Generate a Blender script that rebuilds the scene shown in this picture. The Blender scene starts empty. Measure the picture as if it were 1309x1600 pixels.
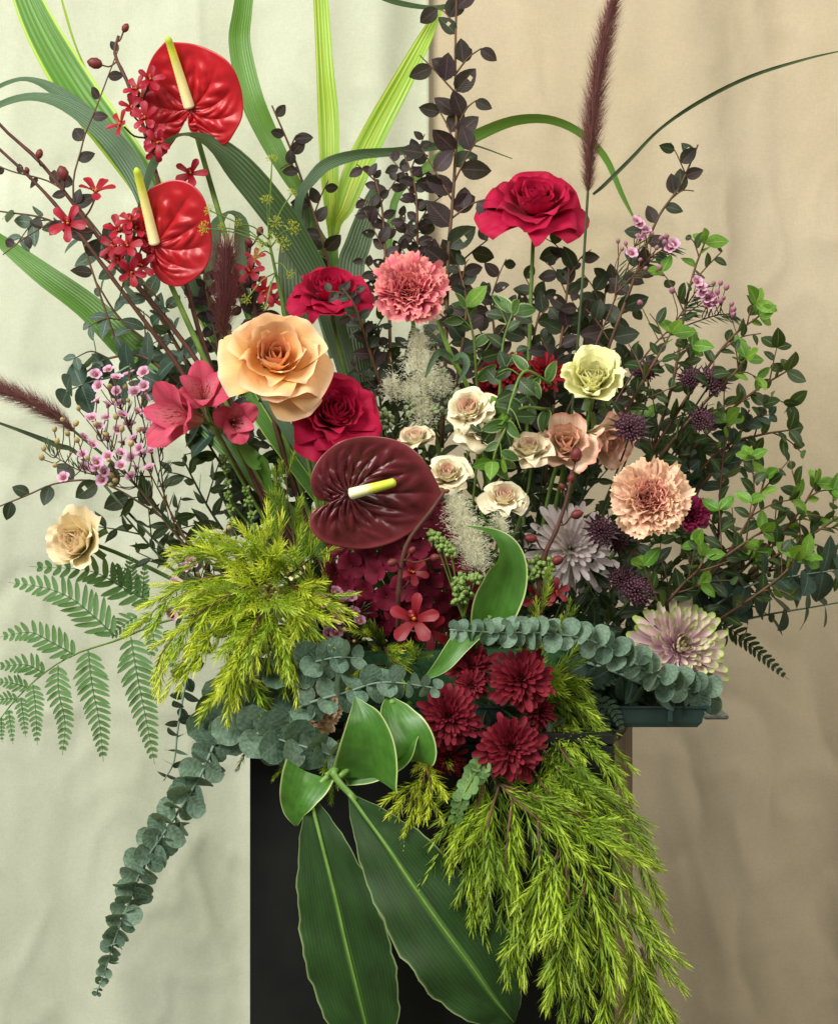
import bpy, math, random
import numpy as np
from mathutils import Vector, Matrix, noise as mnoise

# ------------------------------------------------------------------ camera, light, exposure
C = bpy.context.scene.collection
SC = bpy.context.scene
D = 2.2            # metres from the camera to the middle of the bouquet
K = 0.00056        # metres that one photograph pixel spans there
PI = math.pi

cam_d = bpy.data.cameras.new("camera"); cam = bpy.data.objects.new("camera", cam_d); C.objects.link(cam)
cam.location = (0, -D, 0); cam.rotation_euler = (PI/2, 0, 0)
cam_d.sensor_fit = 'VERTICAL'; cam_d.sensor_height = 24.0
cam_d.lens = 24.0 * D / (1600*K); cam_d.clip_start = .05; cam_d.clip_end = 60
SC.camera = cam
SC.view_settings.view_transform = 'Standard'; SC.view_settings.look = 'None'
SC.view_settings.exposure = 0.15; SC.view_settings.gamma = 1.0

w = bpy.data.worlds.new("World"); SC.world = w; w.use_nodes = True
bg = w.node_tree.nodes["Background"]
bg.inputs[0].default_value = (0.86, 0.90, 0.84, 1); bg.inputs[1].default_value = 0.30

def area_lamp(name, loc, target, size, size_y, power, col):
    l = bpy.data.lights.new(name, 'AREA'); l.shape = 'RECTANGLE'; l.size = size; l.size_y = size_y
    l.energy = power; l.color = col
    o = bpy.data.objects.new(name, l); C.objects.link(o); o.location = loc
    o.rotation_euler = (Vector(target)-Vector(loc)).to_track_quat('-Z', 'Y').to_euler()
    return o
area_lamp("window_light", (-1.6, -1.8, 1.6), (0.0, 0.1, 0.05), 1.5, 1.8, 120, (1.0, .995, .925))
area_lamp("cloth_fill_light", (1.5, -1.5, 1.7), (0.45, 0.45, -0.25), 1.6, 1.4, 42, (1.0, .94, .84))  # added fill lamp, brightens the beige curtain and lifts the bouquet's shadow there

SC.cycles.max_bounces = 7; SC.cycles.diffuse_bounces = 3; SC.cycles.glossy_bounces = 2
SC.cycles.transmission_bounces = 4; SC.cycles.transparent_max_bounces = 4
SC.cycles.use_denoising = True

# ------------------------------------------------------------------ helpers
def P(px, py, d=0.0):
    s = (D+d)/D
    return np.array([(px-654.5)*K*s, d, (800-py)*K*s])
def SZ(n, d=0.0): return n*K*(D+d)/D
def nrm(v):
    v = np.asarray(v, float); return v/max(np.linalg.norm(v), 1e-9)
def hx(h):
    h = h.lstrip('#'); c = [int(h[i:i+2], 16)/255 for i in (0, 2, 4)]
    return tuple(x/12.92 if x <= .04045 else ((x+.055)/1.055)**2.4 for x in c)+(1,)
def basis(pos, y, z, s=1.0, sx=None):
    y = nrm(y); z = np.asarray(z, float); x = np.cross(y, z)
    if np.linalg.norm(x) < 1e-6: x = np.cross(y, (1, .1, .2))
    x = nrm(x); z = np.cross(x, y); sx = s if sx is None else sx
    return Matrix(((x[0]*sx, y[0]*s, z[0]*s, pos[0]), (x[1]*sx, y[1]*s, z[1]*s, pos[1]), (x[2]*sx, y[2]*s, z[2]*s, pos[2]), (0, 0, 0, 1)))
def axis_frame(pos, f, roll=0.0):
    q = Vector(nrm(f)).to_track_quat('Z', 'Y').to_matrix().to_4x4()
    return Matrix.Translation(Vector(pos)) @ q @ Matrix.Rotation(roll, 4, 'Z')
def spline(ctrl, n):
    """Catmull-Rom through rows of any width."""
    c = np.asarray(ctrl, float)
    if len(c) == 2: return c[0]+(c[1]-c[0])*np.linspace(0, 1, n)[:, None]
    q = np.vstack([2*c[0]-c[1], c, 2*c[-1]-c[-2]]); out = []
    for t in np.linspace(0, len(c)-1, n):
        i = min(int(t), len(c)-2); u = t-i; a, b, d, e = q[i:i+4]
        out.append(.5*((2*b)+(-a+d)*u+(2*a-5*b+4*d-e)*u*u+(-a+3*b-3*d+e)*u**3))
    return np.array(out)
def tangents(p):
    t = np.gradient(p, axis=0); return t/np.maximum(np.linalg.norm(t, axis=1, keepdims=True), 1e-9)
def pxpath(pts, n=16):
    return spline([P(*p) for p in pts], n)

class MB:
    def __init__(s): s.V = []; s.F = []; s.U = []; s.M = []; s.n = 0
    def add(s, V, F, U=None, m=0):
        V = np.asarray(V, float).reshape(-1, 3); F = np.asarray(F)
        s.V.append(V); s.F += (F+s.n).tolist(); s.M += [m]*len(F)
        s.U.append(np.asarray(U, float).reshape(-1, 2) if U is not None else np.zeros((len(V), 2)))
        s.n += len(V)
    def grid(s, G, m=0, closed=False, uv=None):
        a, b = G.shape[:2]
        if uv is None:
            vv, uu = np.meshgrid(np.linspace(0, 1, a), np.linspace(0, 1, b), indexing='ij'); uv = np.dstack([uu, vv])
        i = np.arange(a-1)[:, None]*b; j = np.arange(b if closed else b-1)[None, :]; k = (j+1) % b
        F = np.stack([i+j, i+k, i+b+k, i+b+j], -1).reshape(-1, 4)
        s.add(G.reshape(-1, 3), F, uv.reshape(-1, 2), m)
    def tube(s, p, r, sides=6, m=0, caps=True):
        p = np.asarray(p, float); n = len(p); r = np.broadcast_to(np.asarray(r, float), (n,)) if np.ndim(r) else np.full(n, r)
        t = tangents(p); a = np.cross(t[0], (0.3, -1, .2)); a = nrm(a); R = []
        for i in range(n):
            a = nrm(a-t[i]*np.dot(a, t[i])); b = np.cross(t[i], a)
            R.append([p[i]+r[i]*(a*math.cos(q)+b*math.sin(q)) for q in np.linspace(0, 2*PI, sides, endpoint=False)])
        s.grid(np.array(R), m, closed=True)
        if caps:
            base = s.n-n*sides
            s.F.append([base+(sides-1-k) for k in range(sides)]); s.M.append(m)
            s.F.append([base+(n-1)*sides+k for k in range(sides)]); s.M.append(m)
    def ball(s, c, r, rings=5, seg=7, m=0, sq=(1, 1, 1)):
        G = []
        for a in np.linspace(0.05, PI-.05, rings):
            G.append([[c[0]+r*sq[0]*math.sin(a)*math.cos(b), c[1]+r*sq[1]*math.sin(a)*math.sin(b), c[2]+r*sq[2]*math.cos(a)] for b in np.linspace(0, 2*PI, seg, endpoint=False)])
        s.grid(np.array(G)[::-1], m, closed=True)
    def build(s, name, *mats, smooth=True):
        me = bpy.data.meshes.new(name); V = np.vstack(s.V); me.from_pydata(V.tolist(), [], s.F)
        ul = me.uv_layers.new(name="UVMap"); U = np.vstack(s.U)
        idx = np.empty(len(me.loops), dtype=np.int32); me.loops.foreach_get("vertex_index", idx)
        ul.data.foreach_set("uv", U[idx].astype(np.float32).ravel())
        for m in mats: me.materials.append(m)
        if len(mats) > 1: me.polygons.foreach_set("material_index", s.M)
        if smooth: me.polygons.foreach_set("use_smooth", [True]*len(me.polygons))
        me.update(); return me

class Thing:
    """A top-level Empty at the thing's base; part() hangs a mesh under it at a world matrix."""
    def __init__(s, name, label, cat, loc, group=None):
        s.o = bpy.data.objects.new(name, None); s.o.empty_display_size = .01; C.objects.link(s.o)
        s.loc = Vector(loc); s.o.location = s.loc; s.o['label'] = label; s.o['category'] = cat
        if group: s.o['group'] = group
        s.inv = Matrix.Translation(-s.loc)
    def part(s, name, mesh, M=None, parent=None, PM=None, kind=None):
        o = bpy.data.objects.new(name, mesh); C.objects.link(o); M = Matrix() if M is None else M
        if parent is None: o.parent = s.o; o.matrix_basis = s.inv @ M
        else: o.parent = parent; o.matrix_basis = PM.inverted() @ M
        if kind: o['kind'] = kind
        return o
    def tube(s, name, p, r0, r1, mat, sides=6, **k):
        b = MB(); b.tube(p, np.linspace(r0, r1, len(p)), sides); return s.part(name, b.build(name, mat), **k)

# ------------------------------------------------------------------ materials
class NT:
    def __init__(s, name):
        s.m = bpy.data.materials.new(name); s.m.use_nodes = True; s.t = s.m.node_tree; s.t.nodes.clear()
    def n(s, t, ins=None, **kw):
        nd = s.t.nodes.new(t)
        for k, v in kw.items(): setattr(nd, k, v)
        for k, v in (ins or {}).items():
            i = nd.inputs[k]
            if isinstance(v, bpy.types.NodeSocket): s.t.links.new(v, i)
            else: i.default_value = v
        return nd
    def math(s, op, a, b=0.0, clamp=False):
        return s.n('ShaderNodeMath', {0: a, 1: b}, operation=op, use_clamp=clamp).outputs[0]
    def mix(s, f, a, b, mode='MIX'):
        return s.n('ShaderNodeMix', {0: f, 6: a, 7: b}, data_type='RGBA', blend_type=mode).outputs[2]
    def step(s, x, a, b):
        return s.n('ShaderNodeMapRange', {0: x, 1: a, 2: b, 3: 0.0, 4: 1.0}, interpolation_type='SMOOTHSTEP').outputs[0]
    def noise(s, vec, scale, detail=3.0, rough=.55):
        return s.n('ShaderNodeTexNoise', {'Vector': vec, 'Scale': scale, 'Detail': detail, 'Roughness': rough}).outputs[0]
    def ramp(s, f, stops):
        r = s.n('ShaderNodeValToRGB', {0: f}); e = r.color_ramp.elements
        while len(e) < len(stops): e.new(.5)
        for k, (p, c) in zip(e, stops): k.position = p; k.color = c
        return r.outputs[0]
    def uv(s):
        t = s.n('ShaderNodeTexCoord'); x = s.n('ShaderNodeSeparateXYZ', {0: t.outputs['UV']})
        return t, x.outputs[0], x.outputs[1]
    def finish(s, col, rough=.5, spec=.4, tr=0.0, trc=None, h=None, bump=.2, dist=.001, coat=0.0, sheen=0.0):
        ins = {'Base Color': col, 'Roughness': rough, 'Specular IOR Level': spec, 'Coat Weight': coat, 'Coat Roughness': .18, 'Sheen Weight': sheen}
        if h is not None: ins['Normal'] = s.n('ShaderNodeBump', {'Strength': bump, 'Distance': dist, 'Height': h}).outputs[0]
        sh = s.n('ShaderNodeBsdfPrincipled', ins).outputs[0]
        if tr:
            t = s.n('ShaderNodeBsdfTranslucent', {0: trc if trc is not None else col}).outputs[0]
            sh = s.n('ShaderNodeMixShader', {0: tr, 1: sh, 2: t}).outputs[0]
        o = s.n('ShaderNodeOutputMaterial'); s.t.links.new(sh, o.inputs[0]); return s.m

def leaf_mat(name, c1, c2, rib=None, margin=None, mw=.9, rough=.42, spec=.45, tr=.18, back=None, mottle=.35, par=0, vein=9, bump=.35, stripe=None, tip=None, coat=0.0, vs=.12, g=.62):
    s = NT(name); t, u, v = s.uv(); oi = s.n('ShaderNodeObjectInfo'); rnd = oi.outputs['Random']
    col = s.mix(rnd, hx(c1), hx(c2))
    off = s.n('ShaderNodeVectorMath', {0: t.outputs['UV'], 1: oi.outputs['Location']}, operation='ADD')
    nz = s.noise(s.n('ShaderNodeVectorMath', {0: off.outputs[0], 1: (1.0, 1.6, 1)}, operation='MULTIPLY').outputs[0], 5.0, 4.0)
    col = s.mix(1.0, col, s.ramp(nz, [(.3, (g*(1-mottle),)*3+(1,)), (.7, (g*(1+mottle*.6),)*3+(1,))]), 'MULTIPLY')
    au = s.math('ABSOLUTE', s.math('SUBTRACT', u, .5)); au2 = s.math('MULTIPLY', au, 2.0)
    if tip: col = s.mix(s.step(v, .25, 1.0), col, hx(tip))
    if stripe:
        m = s.n('ShaderNodeVectorMath', {0: t.outputs['UV'], 1: (stripe[1], .35, 1)}, operation='MULTIPLY').outputs[0]
        col = s.mix(s.step(s.noise(m, 3.0, 2.0), stripe[2], stripe[2]+.12), col, hx(stripe[0]))
    if par:      # parallel veins along the blade
        h = s.math('SINE', s.math('MULTIPLY', u, par*6.283)); hv = s.math('MULTIPLY', h, .5)
        col = s.mix(s.math('MULTIPLY', s.step(h, .2, 1.0), vs), col, s.mix(.5, col, hx('#9fbf6a')))
    else:        # slanting side veins
        hv = s.math('SINE', s.math('MULTIPLY', s.math('SUBTRACT', v, s.math('MULTIPLY', au, .75)), vein*6.283))
        col = s.mix(s.math('MULTIPLY', s.step(hv, .75, 1.0), vs), col, s.mix(.6, col, hx(rib or '#8fa070')))
    if rib: col = s.mix(s.math('MULTIPLY', s.step(au2, .10, .02), .75), col, hx(rib))
    if margin: col = s.mix(s.step(au2, mw-.05, mw+.03), col, hx(margin))
    if back: col = s.mix(s.math('MULTIPLY', s.n('ShaderNodeNewGeometry').outputs['Backfacing'], .8), col, hx(back))
    hh = s.math('ADD', hv, s.math('MULTIPLY', nz, 1.5))
    return s.finish(col, rough, spec, tr, s.mix(.35, col, hx('#b8d048')), hh, bump, .0008, coat)

def petal_mat(name, base, mid, tip, rough=.55, spec=.25, tr=.25, streak=.25, edge=None, back=None, sheen=0.0, vs=26, blotch=None, coat=0.0, rv=0.0):
    s = NT(name); t, u, v = s.uv(); oi = s.n('ShaderNodeObjectInfo')
    col = s.ramp(v, [(0.05, hx(base)), (.5, hx(mid)), (.97, hx(tip))])
    m = s.n('ShaderNodeVectorMath', {0: s.n('ShaderNodeVectorMath', {0: t.outputs['UV'], 1: oi.outputs['Location']}, operation='ADD').outputs[0], 1: (vs, 1.6, 1)}, operation='MULTIPLY').outputs[0]
    nz = s.noise(m, 1.0, 3.0)
    col = s.mix(1.0, col, s.ramp(nz, [(.3, (1-streak,)*3+(1,)), (.72, (1+streak*.5,)*3+(1,))]), 'MULTIPLY')
    col = s.mix(1.0, col, s.ramp(oi.outputs['Random'], [(0, (.86, .84, .84, 1)), (1, (1.08, 1.08, 1.06, 1))]), 'MULTIPLY')
    if edge: col = s.mix(s.math('MULTIPLY', s.step(v, .86, 1.0), .8), col, hx(edge))
    if blotch:
        b = s.step(s.noise(s.n('ShaderNodeVectorMath', {0: t.outputs['UV'], 1: (44, 7, 1)}, operation='MULTIPLY').outputs[0], 1.0, 1.0), .60, .66)
        au = s.math('ABSOLUTE', s.math('SUBTRACT', u, .5))
        b = s.math('MULTIPLY', b, s.math('MULTIPLY', s.step(v, .15, .35), s.step(v, .95, .7))); col = s.mix(s.math('MULTIPLY', b, s.step(au, .45, .3)), col, hx(blotch))
    if back: col = s.mix(s.math('MULTIPLY', s.n('ShaderNodeNewGeometry').outputs['Backfacing'], .85), col, hx(back))
    if rv: rough = s.math('ADD', s.math('MULTIPLY', s.noise(t.outputs['Object'], 70.0, 4.0), rv), rough-rv*.5)
    return s.finish(col, rough, spec, tr, col, nz, .25, .0006, coat, sheen)

def plain_mat(name, c1, c2=None, rough=.5, spec=.4, tr=0.0, scale=60, bump=.2, coat=0.0, vgrad=None):
    s = NT(name); t, u, v = s.uv(); oi = s.n('ShaderNodeObjectInfo')
    nz = s.noise(t.outputs['Object'], scale, 4.0)
    col = s.mix(s.step(nz, .3, .7), hx(c1), hx(c2 or c1))
    if vgrad: col = s.mix(1.0, s.ramp(v, [(p, hx(c)) for p, c in vgrad]), s.ramp(nz, [(.3, (.88, .88, .88, 1)), (.7, (1.05, 1.05, 1.05, 1))]), 'MULTIPLY')
    return s.finish(col, rough, spec, tr, None, nz, bump, .0006, coat)

# ------------------------------------------------------------------ leaf and petal shapes
def leaf_grid(shape='ovate', wr=.55, fold=.15, droop=.25, wave=.0, nv=8, nu=5, rng=random, cup=0.0, twist=0.0, point=.0):
    v = np.linspace(0, 1, nv); u = np.linspace(-1, 1, nu)
    if shape == 'round': w = np.sqrt(np.maximum(0, 1-(2*v-1)**2))
    elif shape == 'ovate': w = np.sin(PI*v**.82)**.75
    elif shape == 'lance': w = np.sin(PI*v**.72)**1.15
    elif shape == 'spoon': w = np.sin(PI*v**1.9)**.8*.96+.06
    else: w = np.sin(PI*v)**.6
    if point: w = w*(1-point*v**4)
    w = w.copy(); w[0] = max(w[0], .03); w[-1] = max(min(w[-1], .05), .015)
    ang = -droop*v; dy = np.cos(ang); dz = np.sin(ang)
    y = np.concatenate([[0], np.cumsum((dy[1:]+dy[:-1])/2*np.diff(v))]); z = np.concatenate([[0], np.cumsum((dz[1:]+dz[:-1])/2*np.diff(v))])
    hw = w*wr/2; ph = rng.uniform(0, 6)
    U, V = np.meshgrid(u, v); H = hw[:, None]
    x = U*H; zz = z[:, None]+fold*np.abs(U)*H+cup*U*U*H+wave*H*np.sin(V*9+ph+U*2)*np.abs(U)
    if twist:
        a = twist*V; x, zz = x*np.cos(a)-0*zz, zz+x*np.sin(a)
    return np.dstack([x, np.broadcast_to(y[:, None], x.shape), zz])
def leaf_meshes(name, mat, k, seed, holes=0, **kw):
    out = []; rng = random.Random(seed); d0 = kw.pop('droop', .3); f0 = kw.pop('fold', .2)
    for i in range(k):
        b = MB(); b.grid(leaf_grid(rng=rng, droop=d0*rng.uniform(-.4, 1.6), fold=f0*rng.uniform(.3, 1.6), twist=rng.uniform(-.4, .4), **kw))
        if holes and i < holes: q = kw.get('nu', 5)-1; k = rng.randint(3, 4)*q+rng.randint(1, 2); del b.F[k], b.M[k]
        out.append(b.build(name, mat))
    return out
def petal_grid(L, W, th0, th1, p=1.5, cr=None, nu=9, nv=8, basew=.3, wp=.65, tip=.15, tipp=2.5, ruff=0., rf=4., jag=0., jf=7., roll=0., r0=0., z0=0., rng=random, skew=0., nar=0.):
    v = np.linspace(0, 1, nv); u = np.linspace(-1, 1, nu); U, V = np.meshgrid(u, v)
    ph = rng.uniform(0, 6.3); ph2 = rng.uniform(0, 6.3)
    s = V*(1-tip*np.abs(U+skew*V)**tipp-jag*V**3*(.5+.5*np.sin(jf*U*PI+ph)))
    vv = np.linspace(0, 1.15, 70); th = th0+(th1-th0)*vv**p; dv = vv[1]-vv[0]
    Rr = r0+np.concatenate([[0], np.cumsum(np.sin(th[:-1]))])*L*dv; Zz = z0+np.concatenate([[0], np.cumsum(np.cos(th[:-1]))])*L*dv
    R = np.interp(s, vv, Rr); Z = np.interp(s, vv, Zz); T = np.interp(s, vv, th)
    half = W/2*(basew+(1-basew)*V**wp)*(1-nar*np.clip((V-.6)/.4, 0, 1)**2); c = cr if cr else W*3
    a = np.clip(U*half/c, -2.7, 2.7); tang = c*np.sin(a); off = c*(1-np.cos(a))
    off = off-roll*W*np.abs(U)**2.2*V**3+ruff*W*V**2.2*(np.sin(rf*U*PI+ph)*.6+np.sin(rf*1.7*U*PI+ph2+V*3)*.4)
    return np.dstack([tang, R-np.cos(T)*off, Z+np.sin(T)*off])
def petal_mesh(name, mat, **kw):
    b = MB(); b.grid(petal_grid(**kw)); return b.build(name, mat)
GA = math.radians(137.508)
FOAM = P(690, 1085, 0)
def stem_curve(p0, back, foot=None, reach=.07, n=14):
    foot = FOAM if foot is None else np.asarray(foot, float); p0 = np.asarray(p0, float); a = p0+nrm(back)*reach; b = foot+(p0-foot)*.35+np.array([0, .01, .0])
    t = np.linspace(0, 1, n)[:, None]
    return (1-t)**3*p0+3*(1-t)**2*t*a+3*(1-t)*t*t*b+t**3*foot
# ------------------------------------------------------------------ materials of the place
M = {}
STEM = plain_mat('green_stem', '#4f6a2c', '#6f8a3a', .5, .35, .05)
STEMD = plain_mat('dark_stem', '#2c3a22', '#41502c', .5, .3)
WOOD = plain_mat('brown_twig', '#4b382a', '#6b4c36', .6, .25)
WOODR = plain_mat('red_twig', '#422822', '#5e3a2e', .6, .25)
CALYX = leaf_mat('sepal_green', '#5f7a38', '#74904a', tr=.15)

# ------------------------------------------------------------------ flower builders
def head(name, label, cat, px, py, d, face, size_px, depth=.25, group=None, foot=None, stem_r=.0022, stem_mat=None, stem=True, sides=7):
    """Thing with a stem and the frame of its flower head; the head's middle shows at the pixel."""
    size = SZ(size_px, d); f = nrm(face); base = P(px, py, d)-f*size*depth
    foot = FOAM if foot is None else np.asarray(foot, float)
    th = Thing(name, label, cat, foot, group)
    if stem:
        p = stem_curve(base, -f, foot); th.tube('stem', p, stem_r*.8, stem_r, stem_mat or STEM, sides)
    return th, base, f, size

def sepals(th, Fm, size, n=5, L=.3, mat=None):
    m = petal_mesh('sepal', mat or CALYX, L=L*size, W=.09*size, th0=1.3, th1=2.3, basew=1.0, wp=1, tip=.0, nu=3, nv=5, r0=.01*size)
    G = None
    for i in range(n): th.part('sepal', m, Fm @ Matrix.Rotation(i*2*PI/n+.3, 4, 'Z'))
    b = MB(); b.ball((0, 0, -.02*size), .055*size, 5, 8, sq=(1, 1, 1.3)); th.part('hip', b.build('hip', mat or CALYX), Fm)

def rose(name, label, px, py, d, size_px, face, mat, seed, n=27, op=1.0, mat2=None, roll=0.0, lay=1.0, outer=None, ruff=.02, depth=.25, group=None, **kw):
    rng = random.Random(seed); th, base, f, size = head(name, label, 'rose', px, py, d, face, size_px, depth, group, **kw)
    Fm = axis_frame(base, f, roll)
    for i in range(n):
        q = (i+.5)/n
        k = max(0, (q-.62)/.38); k = .8*k*k*(3-2*k)
        t0 = math.radians(13+62*q**.85)*op; t1 = math.radians(-22+46*q+66*k*op)+rng.uniform(-.14, .14)
        g = dict(L=size*(.35+.20*q+rng.uniform(-.02, .02))*lay, W=size*(.30+.60*q), th0=t0, th1=t1, p=1.1+.9*k, cr=size*(.05+.26*q+.2*k), nu=13, nv=10,
                 basew=.4, wp=.55, tip=.10+.08*q, tipp=2.2+1.4*q, roll=.10+.08*q+.14*k, ruff=ruff+.03*q, rf=1.2+rng.random(), r0=.006*size+.02*size*q, rng=rng, skew=rng.uniform(-.2, .2), nar=.2)
        Pm = Fm @ Matrix.Translation((rng.uniform(-.02, .02)*size, rng.uniform(-.02, .02)*size, 0)) @ Matrix.Rotation(i*GA+rng.uniform(-.35, .35), 4, 'Z') @ Matrix.Rotation(rng.uniform(-.07, .07), 4, 'X')
        th.part('petal', petal_mesh('petal', mat2 if mat2 and q < .5 else mat, **g), Pm)
    for oi, (az, t0, t1, Lk, Wk) in enumerate(outer or ()):
        up = oi % 2 == 0; t0 += -14 if up else 8; t1 += -20 if up else 6; Lk *= .93 if up else 1.05; az += rng.uniform(-9, 9)
        g = dict(L=size*Lk*rng.uniform(.93, 1.04), W=size*Wk*(1.12 if up else 1.22), th0=math.radians(t0-8), th1=math.radians(t1+9), p=1.15, cr=size*(.46 if up else .95), nar=.16, nu=19, nv=14, basew=.42, wp=.45, tip=.11+rng.uniform(-.03, .05), tipp=2.6, roll=.05+rng.uniform(0, .1), ruff=.06, rf=rng.uniform(1.0, 1.8), skew=rng.uniform(-.15, .15), r0=.02*size, rng=rng)
        th.part('petal', petal_mesh('petal', mat, **g), Fm @ Matrix.Rotation(math.radians(az), 4, 'Z'))
    sepals(th, Fm, size); return th

def carnation(name, label, px, py, d, size_px, face, mat, seed, n=64, group=None, mat2=None, **kw):
    rng = random.Random(seed); th, base, f, size = head(name, label, 'carnation', px, py, d, face, size_px, .27, group, **kw); Fm = axis_frame(base, f)
    for i in range(n):
        q = (i+.5)/n
        g = dict(L=size*(.36+.19*q**1.2+rng.uniform(-.03, .02)), W=size*(.34+.16*q), th0=math.radians(3+46*q), th1=math.radians(rng.uniform(-28, 20)*(1-q)+108*q**.9), p=1.8, cr=size*rng.uniform(.09, .22)*(1+.8*q),
                 nu=21, nv=9, basew=.12, wp=1.0, tip=.08, tipp=2.2, ruff=.17-.10*q, rf=rng.uniform(1.6, 2.8), jag=.055, jf=rng.uniform(6, 9), roll=rng.uniform(-.1, .2), r0=.004*size, rng=rng)
        th.part('petal', petal_mesh('petal', mat2 if mat2 and q < .42 else mat, **g), Fm @ Matrix.Rotation(i*GA+rng.uniform(-.4, .4), 4, 'Z'))
    b = MB(); b.tube([(0, 0, -.16*size), (0, 0, -.08*size), (0, 0, .04*size), (0, 0, .14*size)], [.05*size, .085*size, .09*size, .11*size], 9)
    th.part('calyx', b.build('calyx', CALYX), Fm); return th

def lisianthus(name, label, px, py, d, size_px, face, mat, seed, n=13, op=1.0, group=None, roll=0.0, depth=.28, **kw):
    rng = random.Random(seed); th, base, f, size = head(name, label, 'lisianthus', px, py, d, face, size_px, depth, group, **kw); Fm = axis_frame(base, f, roll)
    for i in range(n):
        q = (i+.5)/n
        g = dict(L=size*(.44+.14*q), W=size*(.34+.50*q), th0=math.radians(12+44*q)*op, th1=math.radians(-16+30*q+62*max(0, (q-.5)/.5)**1.3*op), p=1.4, cr=size*(.09+.26*q), nu=17, nv=9, basew=.3, wp=.7, tip=.12, tipp=2.4,
                 nar=.25, ruff=.03+.025*q, rf=rng.uniform(1.6, 2.6), jag=.02, jf=rng.uniform(7, 11), roll=.14*q, r0=.01*size, rng=rng)
        th.part('petal', petal_mesh('petal', mat, **g), Fm @ Matrix.Rotation(i*GA*.87+rng.uniform(-.2, .2), 4, 'Z'))
    sepals(th, Fm, size, 5, .3); return th

def mum(name, label, px, py, d, size_px, face, mats, seed, n=96, kind='flat', group=None, cat='chrysanthemum', **kw):
    rng = random.Random(seed); th, base, f, size = head(name, label, cat, px, py, d, face, size_px, .16, group, stem_r=.002, **kw); Fm = axis_frame(base, f, rng.uniform(0, 6))
    mat, cmat = mats
    key = (mat.name, kind)
    if key not in M:
        rr = random.Random(5)
        if kind == 'spider': M[key] = [petal_mesh('floret', mat, L=1, W=.19, th0=rr.uniform(.0, .3), th1=rr.uniform(-.5, .15), cr=.10, nu=5, nv=7, basew=.5, wp=.6, tip=.14, tipp=2.6, rng=rr) for _ in range(5)]
        elif kind == 'flat': M[key] = [petal_mesh('floret', mat, L=1, W=.29, th0=rr.uniform(-.1, .35), th1=rr.uniform(-.45, .35), cr=.15, nu=5, nv=6, basew=.35, wp=.7, tip=.18, tipp=2.6, roll=0, rng=rr) for _ in range(5)]
        else: M[key] = [petal_mesh('floret', mat, L=1, W=.23, th0=rr.uniform(.1, .45), th1=rr.uniform(-.85, -.1), cr=.12, nu=5, nv=7, basew=.4, wp=.7, tip=.14, tipp=2.6, rng=rr) for _ in range(5)]
    for i in range(n):
        q = (i+.5)/n
        if kind == 'flat': be = 34+58*q**.75+rng.uniform(-12, 12); L = size*(.15+.28*q**.8)*rng.uniform(.84, 1.12); r0 = size*.09*q; z0 = size*.08*(1-q)
        else: be = 6+96*q**.85+rng.uniform(-7, 7); L = size*(.21+.32*q**.8)*rng.uniform(.82, 1.14); r0 = size*.08*q; z0 = size*.06*(1-q)
        Mx = Fm @ Matrix.Rotation(i*GA+rng.uniform(-.1, .1), 4, 'Z') @ Matrix.Translation((0, r0, z0)) @ Matrix.Rotation(-math.radians(be), 4, 'X') @ Matrix.Diagonal((L*rng.uniform(.85, 1.15), L, L, 1))
        th.part('floret', rng.choice(M[key]), Mx)
    b = MB(); b.ball((0, 0, -.01*size), .13*size, 6, 10, sq=(1, 1, .8)); th.part('receptacle', b.build('receptacle', CALYX), Fm)
    if kind == 'flat':
        b = MB()
        for i in range(110):
            r = .15*size*math.sqrt(i/110); a = i*GA; c = np.array([r*math.cos(a), r*math.sin(a), .13*size-.5*r]); b.tube([c, c+np.array([.25*r*math.cos(a), .25*r*math.sin(a), .07*size])], [.012*size, .003*size], 4)
        th.part('disc', b.build('disc', cmat), Fm, kind='stuff')
    return th

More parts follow.
